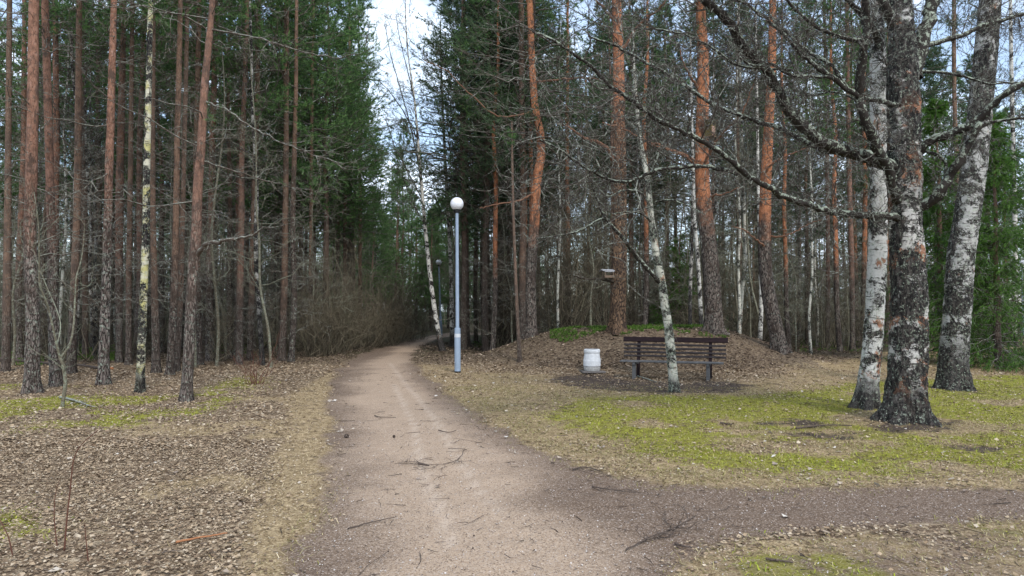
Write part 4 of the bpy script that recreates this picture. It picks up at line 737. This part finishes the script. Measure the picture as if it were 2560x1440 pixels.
# fallen sticks
def stick(px, w, label, mat='twig', forks=0, fl=.3, name='fallen_stick', lift=.012, off=None):
    g = [G(u, v) for u, v in px]; b = g[0].copy(); k = 18; c = spline(g, k); c[:, 2] = H(c[:, 0], c[:, 1]) + w + lift; c[1:-1, :2] += rng.normal(0, .004, (k - 2, 2)); m = MB(); tubes(m, (c - b)[None], (np.linspace(w, w * .5, k) * (1 + .1 * rng.normal(0, 1, k)))[None], 7, cap=True)
    if forks:
        O, D, s, i = spawn((c - b)[None], forks, .15, 1, .6, .9); L = rng.uniform(.3, 1, len(i)) * fl; p = grow(O, D, L, 7, 0, .2); p[:, :, 2] = np.maximum(p[:, :, 2] * .5, H(p[:, :, 0] + b[0], p[:, :, 1] + b[1]) - b[2] + .008); tubes(m, p, np.broadcast_to(np.linspace(w * .4, .0014, 7)[None], (len(i), 7)), 4)
        O, D, s, i = spawn(p, 3, .2, 1, .6, .8); p = grow(O, D, L[i] * rng.uniform(.2, .6, len(i)), 5, 0, .2); p[:, :, 2] = np.maximum(p[:, :, 2], H(p[:, :, 0] + b[0], p[:, :, 1] + b[1]) - b[2] + .006); tubes(m, p, np.broadcast_to(np.linspace(.002, .001, 5)[None], (len(i), 5)), 3)
    o = m.build(name, M[mat]); o.location = b; return tag(o, label, 'stick')
M['orange_wood'] = plain('orange_dead_wood', (.22, .085, .035), (.42, .20, .10), 30)
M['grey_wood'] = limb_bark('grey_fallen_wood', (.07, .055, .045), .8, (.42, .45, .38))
stick([(440, 1366), (500, 1352), (568, 1342)], .008, 'orange-brown stripped stick lying on the leaves at bottom left', 'orange_wood')
stick([(150, 998), (190, 1008), (230, 1022)], .02, 'pale lichen-covered fallen branch lying near the forked sapling', 'grey_wood', 6, .3)
stick([(-60, 902), (60, 908), (150, 916), (252, 926)], .05, 'thin fallen trunk lying across the forest floor at far left', 'twig', 5, .6, 'fallen_log')
stick([(252, 927), (282, 928)], .055, 'orange freshly broken log end lying behind the grey-footed pine', 'orange_wood', name='broken_log')
stick([(936, 1042), (950, 1046), (990, 1047)], .007, 'short dark twig with a kinked end near the middle of the path', forks=1, fl=.15)
stick([(1096, 1080), (1120, 1085), (1140, 1081)], .007, 'small curved dark twig on the path beyond the wiry branch')
stick([(1046, 1166), (1072, 1171)], .013, 'thick short piece of wood in front of the wiry branch on the path')
stick([(1160, 1130), (1140, 1155), (1090, 1166), (1040, 1160), (1065, 1150)], .0032, 'wiry fallen branch of fine arching twigs on the path', forks=9, fl=.4)
stick([(1432, 1180), (1465, 1174), (1508, 1186)], .007, 'dark bent stick where the lawn meets the side path', forks=2, fl=.2)
stick([(1480, 1222), (1530, 1232), (1590, 1239)], .006, 'long straight twig lying at the mouth of the side path', forks=2, fl=.2)
stick([(1565, 1385), (1620, 1352), (1680, 1330), (1745, 1295)], .005, 'forked grey dead branch on the side path at bottom centre right', 'twig', 12, .45)
stick([(1688, 1366), (1708, 1374), (1730, 1380)], .008, 'short dark stick right of the forked grey branch')
stick([(1915, 1410), (1950, 1414), (1982, 1418)], .008, 'black stick in the dry grass at the bottom right edge')
stick([(1592, 942), (1615, 950), (1642, 959)], .016, 'brown stick on the bare soil in front of the bench', 'grey_wood', 2, .3)
stick([(1990, 1076), (2060, 1068), (2130, 1069)], .012, 'long black twig on the dark soil left of the big dark birch', forks=3, fl=.4)
stick([(870, 1328), (930, 1314), (990, 1300)], .005, 'thin curved twig in the lower middle of the path')
stick([(1800, 1062), (1830, 1066)], .014, 'two-pronged dark stick on the mossy lawn', forks=2, fl=.2)
def cone(u, v, s, label):
    b = G(u, v); m = MB(); nr, ns = 9, 10; t = np.linspace(0, 1, nr)
    for k in range(nr):
        rr = s * (math.sin(math.pi * min(.98, t[k] * .85 + .12))) * .5
        for j in range(ns):
            a = 2 * math.pi * (j + .5 * (k % 2)) / ns; ca, sa = math.cos(a), math.sin(a); x0 = (t[k] - .5) * s * 1.5
            p0 = np.array([x0, ca * rr * .5, sa * rr * .5 + s * .5]); p1 = np.array([x0 + s * .12, ca * rr * 1.15, sa * rr * 1.15 + s * .5]); sd2 = np.array([0, -sa, ca]) * rr * .32; m.add([p0 - sd2, p0 + sd2, p1 + sd2, p1 - sd2], None, [[0, 1, 2, 3]])
    o = m.build('pine_cone', M['twig']); o.location = b; o.rotation_euler = (0, 0, random.random() * 6); return tag(o, label, 'pine cone', 'pine cones on the path')
cone(866, 1096, .05, 'larger dark pine cone by the left side of the path'); cone(985, 1095, .03, 'small pine cone a little right of the larger one')
# root tussock under the birches, stones
# ------------------------------------------------------------------ lamps
M['lamp_paint'] = plain('blue_grey_paint', (.17, .225, .30), (.33, .41, .52), 7, .55, .15, 30, .4)
M['lamp_band'] = plain('silver_band', (.45, .47, .5), (.6, .62, .65), 20, .4)
M['black'] = plain('black_plastic', (.012, .012, .013), (.02, .02, .022), 20, .5)
gl = NT('opal_globe', .18, .5); gl.b.inputs['Subsurface Weight'].default_value = .25; gl.b.inputs['Subsurface Radius'].default_value = (.1, .1, .1); gl.col(gl.mix(gl.noise(gl.mapping((1, 1, 1)), 5, 5), (.62, .63, .68), (.82, .83, .87))); M['globe'] = gl.m
def lathe(mb, prof, n=28, z0=0, off=(0, 0)):
    pr = np.array(prof); a = np.arange(n) * 2 * math.pi / n; v = np.stack([pr[:, 0][:, None] * np.cos(a) + off[0], pr[:, 0][:, None] * np.sin(a) + off[1], np.broadcast_to(pr[:, 1][:, None] + z0, (len(pr), n))], -1)
    i = (np.arange(len(pr) - 1) * n)[:, None]; j = np.arange(n)[None]; f = np.stack([i + j, i + (j + 1) % n, i + n + (j + 1) % n, i + n + j], -1).reshape(-1, 4); mb.add(v.reshape(-1, 3), None, f)
def lamp(loc, label, band='silver', tilt=0):
    root = empty('street_lamp', loc)
    m = MB(); lathe(m, [(0, -.05), (.073, -.05), (.073, 0), (.0715, .02), (.0715, 1.02), (.069, 1.04), (.048, 1.05), (.048, 1.06)], 14); m.build('pole_base', M['lamp_paint'], root)
    m = MB(); lathe(m, [(.073, .005), (.076, .01), (.076, .035), (.073, .04)], 24); m.build('ground_ring', M['black'], root)
    m = MB(); lathe(m, [(.042, 1.05), (.042, 2.2), (.038, 2.6), (.036, 3.77)], 20); m.build('pole', M['lamp_paint'], root, smooth=True)
    m = MB(); lathe(m, [(.0722, .83), (.0735, .832), (.0735, .91), (.0722, .912)] if band == 'silver' else [(.0722, .62), (.077, .625), (.077, .70), (.0722, .705)], 24); m.build('band', M['lamp_band' if band == 'silver' else 'black'], root)
    m = MB(); m.add([(-.022, -.0735, .12), (.022, -.0735, .12), (.022, -.0735, .78), (-.022, -.0735, .78), (-.018, -.0755, .125), (.018, -.0755, .125), (.018, -.0755, .775), (-.018, -.0755, .775)], None, [[4, 5, 6, 7], [0, 1, 5, 4], [1, 2, 6, 5], [2, 3, 7, 6], [3, 0, 4, 7]]); m.build('hatch', M['lamp_paint'], root)
    m = MB(); lathe(m, [(.03, 3.75), (.062, 3.76), (.072, 3.78), (.072, 3.81), (.09, 3.83), (.0, 3.835)], 24); m.build('collar', M['black'], root)
    m = MB(); R_ = .157; th = np.linspace(math.pi - .5, 0, 20); lathe(m, [(R_ * math.sin(t), 3.965 + R_ * math.cos(t)) for t in th], 32); m.build('globe', M['globe'], root, smooth=True)
    root.rotation_euler = (0, tilt, 0); return tag(root, label, 'street lamp', 'globe lamps along the path')
lamp(tuple(G(1144, 932)), 'nearest pale blue lamp post with a white globe, standing in dry grass beside the path', tilt=R(-.35))
lamp((X(1103, 37.8), 37.8, 0), 'middle grey lamp post with small white globe just behind the leaning birch', tilt=R(-2.0))
lamp((X(1190, 58), 58, .0), 'farthest tiny lamp post with a white globe deep in the wood behind the near lamp', tilt=R(0))
lamp((X(2556, 38), 38, 0), 'lamp post with a black band partly hidden by spruce at the right edge', 'black')
LAND.append((1144, 'the near lamp'))

# ------------------------------------------------------------------ bench
def box(mb, cx, cy, cz, sx, sy, sz, ax=0, seg=1, bev=.006, jit=0):
    """bevelled board centred at c, tilted about x by ax"""
    hx, hy, hz = sx / 2, sy / 2, sz / 2; b = min(bev, hx * .4, hy * .4, hz * .4)
    v = []; xs = np.linspace(-hx, hx, seg + 1)
    prof = [(-hy + b, -hz), (hy - b, -hz), (hy, -hz + b), (hy, hz - b), (hy - b, hz), (-hy + b, hz), (-hy, hz - b), (-hy, -hz + b)]
    for i, x in enumerate(xs):
        sag = jit * math.sin(i * 1.3 + cz * 9)
        for (y, z) in prof: v.append((x, y, z + sag))
    v = np.array(v); f = []; n = 8
    for i in range(seg):
        for j in range(n): f.append([i * n + j, i * n + (j + 1) % n, (i + 1) * n + (j + 1) % n, (i + 1) * n + j])
    ca, sa = math.cos(ax), math.sin(ax); y = v[:, 1] * ca - v[:, 2] * sa; z = v[:, 1] * sa + v[:, 2] * ca; v = np.stack([v[:, 0] + cx, y + cy, z + cz], 1)
    k = len(v); ends = [[0, 1, 2, 7], [7, 2, 3, 6], [6, 3, 4, 5]]; e2 = [[k - 8 + q for q in e[::-1]] for e in ends]; mb.add(v, None, [q[::-1] for q in f] and f + [e[::-1] for e in ends] + [e[::-1] for e in e2])
wd = NT('dark_bench_wood', .75, .2); wv = wd.mapping((1.2, 14, 14)); wg = wd.noise(wv, 7, 6, .7, .3); wd.bump(wg, .4, .004); wd.col(wd.mix(wd.maprange(wg, .35, .65), (.007, .004, .005), (.026, .012, .014))); M['bench_wood'] = wd.m
wd = NT('weathered_slat_wood', .8, .2); wv = wd.mapping((1.2, 14, 14)); wg = wd.noise(wv, 7, 6, .7, .3); wd.bump(wg, .6, .004); wd.col(wd.mix(wd.maprange(wg, .35, .62), (.010, .008, .009), (.055, .047, .048))); M['slat_wood'] = wd.m
wd = NT('worn_seat_wood', .75, .3); wv = wd.mapping((1.2, 14, 14)); wg = wd.noise(wv, 7, 6, .7, .3); wd.bump(wg, .6, .004); wd.col(wd.mix(wd.maprange(wg, .35, .65), (.035, .033, .033), (.15, .15, .15))); M['seat_wood'] = wd.m
M['bench_leg'] = plain('bench_leg_wood', (.05, .05, .052), (.14, .14, .14), 14, .8)
bx, by_ = X(1677, 14.85), 14.85
bench = empty('park_bench', (bx, by_, float(H(bx, by_)) * .0 + .0), R(-19))
Zs = .36
for k in range(4):
    m = MB(); box(m, 0, -.17 + k * .095, Zs, 2.12, .082, .03, R(-3), 10, .006, .002); m.build('seat_plank', M['seat_wood'], bench)
tl_ = R(-14)
def bp(h): return (.30 + math.tan(-tl_) * (h - Zs), h)
for k, h in enumerate((.455, .535, .615, .695)):
    y_, z_ = bp(h); m = MB(); box(m, .02, y_, z_, 2.16, .026, .040, tl_, 10, .008, .004); m.build('back_rail', M['slat_wood'], bench)
y_, z_ = bp(.81); m = MB(); box(m, .03, y_ - .002, z_, 2.22, .034, .108, tl_, 10, .01, .002); m.build('top_board', M['bench_wood'], bench)
for sx in (-.76, .76):
    m = MB(); pr = [(sx, -.155, -.15), (sx, -.13, Zs - .02)]; box(m, sx, -.15, (Zs - .16) / 2, .075, .075, Zs + .13, R(-5), 1, .008); m.build('leg', M['bench_leg'], bench)
    m = MB(); box(m, sx + .02, .335, .36, .07, .05, .98, tl_, 1, .006); m.build('back_post', M['bench_wood'], bench)
    m = MB(); box(m, sx, .05, Zs - .045, .05, .52, .05, 0, 1, .006); m.build('seat_bearer', M['bench_leg'], bench)
tag(bench, 'dark brown slatted park bench with worn grey seat below the mound', 'bench'); 

# ------------------------------------------------------------------ bin on its slab
M['bin_white'] = plain('whitewashed_concrete', (.36, .37, .37), (.82, .84, .87), 11, .8, .5, 70)
M['bin_foot'] = plain('chipped_concrete', (.12, .11, .10), (.60, .60, .58), 26, .9, .6, 60)
M['slab'] = plain('old_slab', (.10, .09, .085), (.20, .18, .17), 10)
bl = G(1480, 931); bl[2] = float(bl[2]) + 0.03; bin_ = empty('litter_bin', tuple(bl))
prf = [(.155, .105), (.192, .108), (.196, .13), (.196, .235), (.193, .245), (.172, .385), (.172, .40), (.172, .405), (.180, .41), (.183, .425), (.183, .465), (.176, .485), (.155, .49), (.148, .48), (.140, .30), (.0, .29)]
m = MB(); lathe(m, prf, 36); m.build('bin_body', M['bin_white'], bin_, smooth=False)
m = MB(); lathe(m, [(.0, 0), (.165, 0), (.18, .01), (.188, .06), (.186, .098), (.150, .1035)], 36); m.build('bin_foot', M['bin_foot'], bin_, smooth=False)
m = MB(); lathe(m, [(.139, .32), (.137, .46), (.128, .488), (.120, .46), (.118, .32)], 30); m.build('liner', M['black'], bin_)
tag(bin_, 'whitewashed barrel-shaped concrete litter bin with chipped dirty foot, left of the bench', 'litter bin')
m = MB(); box(m, 0, 0, 0, .52, .42, .035); o_ = m.build('paving_slab', M['slab']); o_.location = (bl[0] + .01, bl[1], bl[2] - .0175); o_.rotation_euler = (0, 0, R(6)); tag(o_, 'flat grey concrete slab under the white litter bin', 'slab')

# ------------------------------------------------------------------ bird feeder and nest box
M['feeder_wood'] = plain('feeder_wood', (.10, .07, .05), (.26, .19, .14), 14); M['feeder_roof'] = plain('pale_roof_board', (.24, .24, .25), (.36, .36, .37), 18); M['mossy_wood'] = plain('mossy_box_wood', (.055, .045, .015), (.16, .12, .05), 9); M['pink_wood'] = plain('pale_patch_wood', (.26, .16, .12), (.36, .25, .20), 20); M['dark_hole'] = plain('dark_inside', (.006, .005, .005), (.012, .01, .01), 9)
fp = P(1520, 690, 17.9); fd = empty('bird_feeder', tuple(fp), R(12))
m = MB(); box(m, 0, 0, -.04, .26, .26, .02); m.build('tray', M['feeder_wood'], fd)
for a_, b_, c_, d_ in ((0, -.125, .25, .012), (0, .125, .25, .012)): m = MB(); box(m, a_, b_, -.01, c_, d_, .04, 0, 1, .002); m.build('tray_edge', M['feeder_wood'], fd)
for a_ in (-.11, .11):
    for b_ in (-.10, .10): m = MB(); box(m, a_, b_, .055, .018, .018, .165, 0, 1, .002); m.build('corner_post', M['feeder_wood'], fd)
m = MB(); box(m, -.01, -.02, .150, .32, .17, .014, R(14)); m.build('roof', M['feeder_roof'], fd)
m = MB(); box(m, -.01, .11, .150, .32, .16, .014, R(-14)); m.build('roof', M['feeder_roof'], fd)
m = MB(); box(m, 0, -.117, .118, .25, .012, .04, 0, 1, .002); m.build('eave_board', M['feeder_roof'], fd)
tag(fd, 'small wooden bird feeder with pale roof on the left side of the stout brown pine', 'bird feeder')
npz = P(1776, 322, 18.25); nb = empty('nest_box', tuple(npz), R(38))
m = MB(); box(m, 0, 0, 0, .20, .20, .42, 0, 1, .005); m.build('box_body', M['mossy_wood'], nb)
m = MB(); box(m, 0, -.02, .223, .26, .27, .02, R(5)); m.build('lid', M['feeder_wood'], nb)
m = MB(); box(m, -.01, -.104, -.07, .13, .008, .24, 0, 1, .002); m.build('front_patch', M['pink_wood'], nb)
m = MB(); a_ = np.arange(16) * 2 * math.pi / 16; m.add(np.vstack([np.stack([np.cos(a_) * .035, np.full(16, -.106), np.sin(a_) * .035 + .105], 1), [[0, -.106, .105]]]), [[i, (i + 1) % 16, 16] for i in range(16)]); m.build('entrance_hole', M['dark_hole'], nb)
m = MB(); box(m, 0, .0, -.215, .24, .24, .016); m.build('floor_board', M['feeder_wood'], nb)
m = MB(); box(m, -.06, .12, .0, .05, .03, .62, 0, 1, .003); m.build('hanging_batten', M['feeder_wood'], nb)
tag(nb, 'mossy wooden nest box with a pale patched front, high on the bright orange pine', 'nest box')

# ------------------------------------------------------------------ the rest of the wood: prototypes and copies
def proto_pine(Ht, crown, rad, mat, needle, r0, cw=1.0, dens=12, dead0=1.0, dl=(.4, 1.5), tl=.12, tw=.011, per=7):
    root = empty('pine_tree', (0, 0, 0)); k = 9; z = np.linspace(-.1, Ht, k); sw = np.cumsum(rng.normal(0, .045, (k, 2)), 0); pts = np.stack([sw[:, 0], sw[:, 1], z], 1); rd = r0 * (1 - np.linspace(0, 1, k)) ** .75 + .012
    mb = MB(); c, r = trunk_mesh(mb, pts, rd, 9, .05, .25, .25); t = mb.build('trunk', M[mat], root, smooth=True)
    mb = MB(); dead_branches(mb, c, r, dead0, crown + 1, dens, *dl, fine=1.0); mn = MB(); mw = MB(); pine_crown(mw, mn, c, r, crown, Ht, rad, per * cw, tl=tl, tw=tw)
    mb.v += mw.v; mb.f4 += [f + mb.n for f in mw.f4]; mb.m4 += mw.m4; mb.n += mw.n
    reg(root, t, mb.build('crown', M['dead'], root), mn.build('foliage', M[needle], root)); return root  # crown mesh also carries the dead trunk branches below the live crown
def proto_bare(Ht, r0, mat, tw=1.0, name='birch_tree', bend=.06, z0=.35):
    root = empty(name, (0, 0, 0)); k = 9; z = np.linspace(-.1, Ht, k); sw = np.cumsum(rng.normal(0, bend, (k, 2)), 0) + np.outer(np.linspace(0, 1, k), rng.normal(0, .3, 2)); pts = np.stack([sw[:, 0] - sw[0, 0], sw[:, 1] - sw[0, 1], z], 1); rd = r0 * (1 - np.linspace(0, 1, k)) ** .8 + .006
    mb = MB(); c, r = trunk_mesh(mb, pts, rd, 8, .05, .25, .2); t = mb.build('trunk', M[mat], root, smooth=True)
    mb = MB(); n = int(Ht * 4.5 * tw); zz = rng.uniform(Ht * z0, Ht * .98, n); hz = c[:, 2]; O = np.stack([np.interp(zz, hz, c[:, i]) for i in range(3)], 1); a = rng.uniform(0, 6.283, n); el = rng.uniform(.3, 1.1, n); D = np.stack([np.cos(a) * np.cos(el), np.sin(a) * np.cos(el), np.sin(el)], 1)
    L = (1.15 - zz / Ht) * rng.uniform(.6, 2.2, n) * Ht / 9; p = grow(O, D, L, 6, -.1, .15); tubes(mb, p, np.clip(L * .009, .004, .015)[:, None] * np.linspace(1, .25, 6)[None], 4)
    O, D, s, i = spawn(p, 6, .2, 1, .6); L2 = L[i] * rng.uniform(.2, .5, len(i)); p2 = grow(O, D, L2, 5, -.1, .15); tubes(mb, p2, np.broadcast_to(np.linspace(.005, .002, 5)[None], (len(i), 5)), 3)
    O, D, s, i = spawn(p2, 3, .2, 1, .6); p3 = grow(O, D, L2[i] * rng.uniform(.3, .6, len(i)), 4, -.1, .15); tubes(mb, p3, np.broadcast_to(np.linspace(.003, .0015, 4)[None], (len(i), 4)), 3)
    reg(root, t, mb.build('crown', M['limb_fine' if 'birch' in mat else 'pole'], root)); return root
KINDS_ = {
 'GL': [proto_pine(15.5, 6.3, 1.9, 'pine_f', 'needle_g', .09, 1.1), proto_pine(14, 5.8, 1.8, 'pine_f', 'needle_g', .07, 1.1), proto_pine(16.5, 7.2, 2.0, 'pine_l', 'needle_g', .095, 1.0), proto_pine(13.5, 5.0, 2.0, 'pine_f', 'needle_g', .08, 1.2)],
 'EDGE': [proto_pine(15, 5.2, 2.6, 'pine_f', 'needle_g', .11, 2.3), proto_pine(14, 4.4, 2.5, 'pine_f', 'needle_g', .10, 2.3)],
 'DARK': [proto_pine(14.5, 4.6, 3.0, 'pine_f', 'needle_d', .12, 2.2), proto_pine(15.5, 5.4, 2.8, 'pine_f', 'needle_d', .11, 2.0)],
 'GD': [proto_pine(14.5, 5.6, 2.4, 'pine_f', 'needle_d', .095, 1.6), proto_pine(15.5, 7.0, 2.2, 'pine_l', 'needle_d', .08, 1.3), proto_pine(13, 4.4, 2.4, 'pine_f', 'needle_d', .08, 1.7), proto_pine(16, 8.0, 2.0, 'pine_o', 'needle_g', .09, 1.2)],
 'LOW': [proto_pine(11, 2.6, 2.2, 'pine_f', 'needle_g', .09, 1.9, 3, .6), proto_pine(9.5, 2.0, 2.0, 'pine_f', 'needle_g', .08, 1.9, 3, .6)],
 'BI': [proto_bare(12, .055, 'birch_f'), proto_bare(11, .045, 'birch_s'), proto_bare(12.5, .06, 'birch_f')],
 'PO': [proto_bare(7.5, .028, 'pole', 1.3, 'bare_pole_tree', .1, .15), proto_bare(9, .035, 'pole', 1.2, 'bare_pole_tree', .08, .2), proto_bare(6, .022, 'pole', 1.5, 'bare_pole_tree', .14, .12)],
}
LOOK = {'EDGE': 'bushy green pine', 'DARK': 'dense dark-crowned pine', 'GL': 'slim brown pine with green crown', 'GD': 'slim brown pine with grey-green crown', 'LOW': 'low-branched green pine', 'BI': 'thin flecked birch', 'PO': 'spindly bare grey tree'}
USED = {}; FILL = []; occ = []
def okpos(x, y, kind, md):
    if float(sd(PATH, x, y)) < (1.6 if kind in ('GL', 'GD', 'LOW') else 1.1): return False
    if float(sd(LAWN, x, y)) < .8: return False
    u, _ = proj(x, y, 2.0)
    if u < -250 or u > 2800: return False
    if 1085 < u < 1112 and y < 38.5: return False
    if 1176 < u < 1204 and y < 59: return False
    if kind in ('GL', 'GD', 'LOW') and 1140 < u < 1240 and 29 < y < 60: return False
    if 905 < u < 1108 and y < 41: return False
    if (x + 6.7) ** 2 + (y - 38) ** 2 < 0: return False
    if math.hypot(x - X(1100, 37.8), y - 37.8) < (6.0 if kind in ('GL', 'GD', 'LOW', 'DARK') else 1.8): return False
    if (abs(x - 3.7) < 5.3 and y < 21.5): return False
    if u > 2420 and y < 30: return False
    if u < 880 and y < 17.2: return False
    for (a, b) in occ:
        if (a - x) ** 2 + (b - y) ** 2 < md * md: return False
    return True
def place(kind, n, y0, y1, u0, u1, md=.9, smin=.88, smax=1.1, bias=1.0):
    done = tries = 0
    while done < n and tries < n * 40:
        tries += 1; y = y0 + (y1 - y0) * rng.random() ** bias; u = rng.uniform(u0, u1); x = X(u, y)
        if not okpos(x, y, kind, md): continue
        k = int(rng.integers(0, len(KINDS_[kind]))); src = KINDS_[kind][k]; sc = rng.uniform(smin, smax); z = float(H(x, y)) - .02
        if (kind, k) not in USED: USED[(kind, k)] = 1; o = src; o.location = (x, y, z); o.scale = (sc, sc, sc); o.rotation_euler = (0, 0, rng.uniform(0, 6.28))
        else: o = copy_thing(src, (x, y, z), rng.uniform(0, 6.28), sc, 1)
        occ.append((x, y)); FILL.append((float(proj(x, y, 2.5)[0]), y, kind, sc, o)); done += 1
def put(kind, k, u, y, sc=1.0):
    src = KINDS_[kind][k]; x = X(u, y); z = float(H(x, y)) - .02
    if (kind, k) not in USED: USED[(kind, k)] = 1; o = src; o.location = (x, y, z); o.scale = (sc, sc, sc)
    else: o = copy_thing(src, (x, y, z), rng.uniform(0, 6.28), sc, 1)
    occ.append((x, y)); FILL.append((float(proj(x, y, 2.5)[0]), y, kind, sc, o))
for q_ in (('EDGE', 0, 812, 25.5), ('EDGE', 1, 846, 29, .95), ('EDGE', 0, 872, 32.5), ('EDGE', 1, 888, 35), ('EDGE', 1, 760, 27), ('EDGE', 1, 700, 30), ('DARK', 0, 1158, 25.0), ('DARK', 0, 1215, 24.5), ('DARK', 1, 1270, 27), ('DARK', 0, 1250, 34)): put(*q_)
place('GL', 54, 18.5, 34, -200, 880, 1.0)
place('GL', 32, 34, 52, -200, 1010, 1.1, .85, 1.0)
place('LOW', 12, 42, 50, 850, 1180, 1.4, .8, .95)
place('LOW', 16, 50, 66, 840, 1180, 1.3, .8, 1.05)
place('GD', 20, 23, 42, 1095, 1330, 1.1)
place('GD', 58, 22.5, 50, 1330, 2480, 1.1)
place('GD', 10, 32, 52, 2400, 2760, 1.3)
place('BI', 24, 18, 40, -150, 860, .8)
place('BI', 20, 22, 42, 1110, 2480, .8)
place('PO', 70, 17.5, 38, -150, 870, .55)
place('PO', 95, 22, 40, 1110, 2480, .55)
for v_ in KINDS_.values():
    for k_, o_ in enumerate(v_): pass
LS = sorted(LAND)
def gap(u):
    l = [p for q, p in LS if q <= u]; r = [p for q, p in LS if q > u]
    if not l: return 'left of ' + r[0]
    if not r: return 'right of ' + l[-1]
    return 'between %s and %s' % (l[-1], r[0])
def label_all(items, look, grp):
    """items: (u, y, kind, scale, object): the label tells kind, gap between landmarks and order from the camera"""
    by = {}
    for it in items: by.setdefault((look(it), gap(it[0])), []).append(it)
    for (lk, g), L in by.items():
        for i, it in enumerate(sorted(L, key=lambda q: q[1])):
            t = '%s, %s %s' % (lk, ordinal(i) if len(L) > 1 else 'standing', g)
            w = t.split()
            if len(w) > 16: t = '%s, %s %s' % (' '.join(lk.split()[:3]), ordinal(i) if len(L) > 1 else 'standing', g)
            if len(t.split()) > 16: t = ' '.join(t.replace(' nearest', '').split()[:16])
            it[4]['label'] = t; it[4]['category'] = 'tree' if it[2] != 'S' else 'shrub'; it[4]['group'] = grp(it)
label_all(FILL, lambda it: LOOK[it[2]], lambda it: {'EDGE': 'bushy pines leaning over the left of the path', 'DARK': 'dark pines right of the path', 'GL': 'pines of the left wood', 'GD': 'pines of the right wood', 'LOW': 'low pines closing the end of the path', 'BI': 'thin birches in the wood', 'PO': 'spindly bare trees in the wood'}[it[2]])
label_all([(u, d, 'S', 1, o) for u, d, k, o in SHR], lambda it: 'bare brown many-stemmed shrub', lambda it: 'bare shrubs of the undergrowth')

# ------------------------------------------------------------------ far wood, one mass
def far_wood():
    mt, mn, mbr = MB(), MB(), MB(); n = 430; y = rng.uniform(48, 95, n); u = rng.uniform(-350, 2900, n); x = X(u, y); h = rng.uniform(9.5, 14, n)
    h = np.where((u > 820) & (u < 1100), 9.5 + (y - 48) * .07, h); op = (u > 2380); h = np.where(op, h * .8, h); keep = rng.random(n) < np.where(op, .55, 1); x, y, h, u = x[keep], y[keep], h[keep], u[keep]; n = len(x)
    k = np.linspace(0, 1, 5); p = np.stack([x[:, None] + rng.normal(0, .1, (n, 5)), y[:, None] + np.zeros((n, 5)), h[:, None] * k[None]], -1); tubes(mt, p, rng.uniform(.07, .13, n)[:, None] * (1.05 - k)[None], 6)
    m = 40; i = np.repeat(np.arange(n), m); q = rng.random(len(i)) ** .8; z = h[i] * (.30 + .68 * q); a = rng.uniform(0, 6.28, len(i)); L = 2.1 * (1 - q * .75) * rng.uniform(.3, 1, len(i)); O = np.stack([x[i], y[i], z], 1); D = nrm(np.stack([np.cos(a), np.sin(a), rng.normal(.15, .3, len(i))], 1)); pb = grow(O, D, L, 3, 0, .1)
    tubes(mbr, pb, np.broadcast_to(np.array([.018, .012, .006])[None], (len(i), 3)), 3); T = (O + D * L[:, None] * rng.uniform(.5, 1, (len(i), 1))); tufts(mn, T, D, 9, .30, .03, spread=1.3)
    # undergrowth poles and brush
    n = 2600; y = rng.uniform(40, 85, n); u = rng.uniform(-300, 2900, n); kk = ~((u > 2400) & (rng.random(n) < .7)) & ~((np.abs(u - 1100) < 60) & (y < 58)) & ~((np.abs(u - 1190) < 22) & (y < 60)); y, u = y[kk], u[kk]; n = len(y); x = X(u, y); hh = rng.uniform(1.5, 6, n); p = np.stack([x[:, None] + np.cumsum(rng.normal(0, .12, (n, 6)), 1), y[:, None] + np.zeros((n, 6)), hh[:, None] * np.linspace(0, 1, 6)[None]], -1); tubes(mbr, p, rng.uniform(.012, .035, n)[:, None] * np.linspace(1, .3, 6)[None], 4)
    O, D, s, i = spawn(p, 7, .1, 1, .9); tubes(mbr, grow(O, D, rng.uniform(.4, 1.3, len(i)), 4, 0, .2), np.broadcast_to(np.linspace(.012, .005, 4)[None], (len(i), 4)), 3)
    o = mt.build('far_wood', M['pine_f']); tag(o, 'dense dark mass of far trees closing off the view behind the nearer wood', 'woods', kind='stuff')
    mn.build('far_foliage', M['needle_g'], o); mbr.build('far_branches', M['pole'], o)
    # low needle mass of young spruces deep inside
    mn2 = MB(); n = 15000; y = rng.uniform(60, 95, n); u = rng.uniform(-300, 2350, n); x = X(u, y); O = np.stack([x, y, rng.uniform(0, 1, n) ** 1.4 * 6], 1); tufts(mn2, O, np.tile([0, 0, 1.], (n, 1)), 9, .5, .05, spread=1.5); mn2.build('far_undergrowth', M['needle_d'], o)
far_wood()
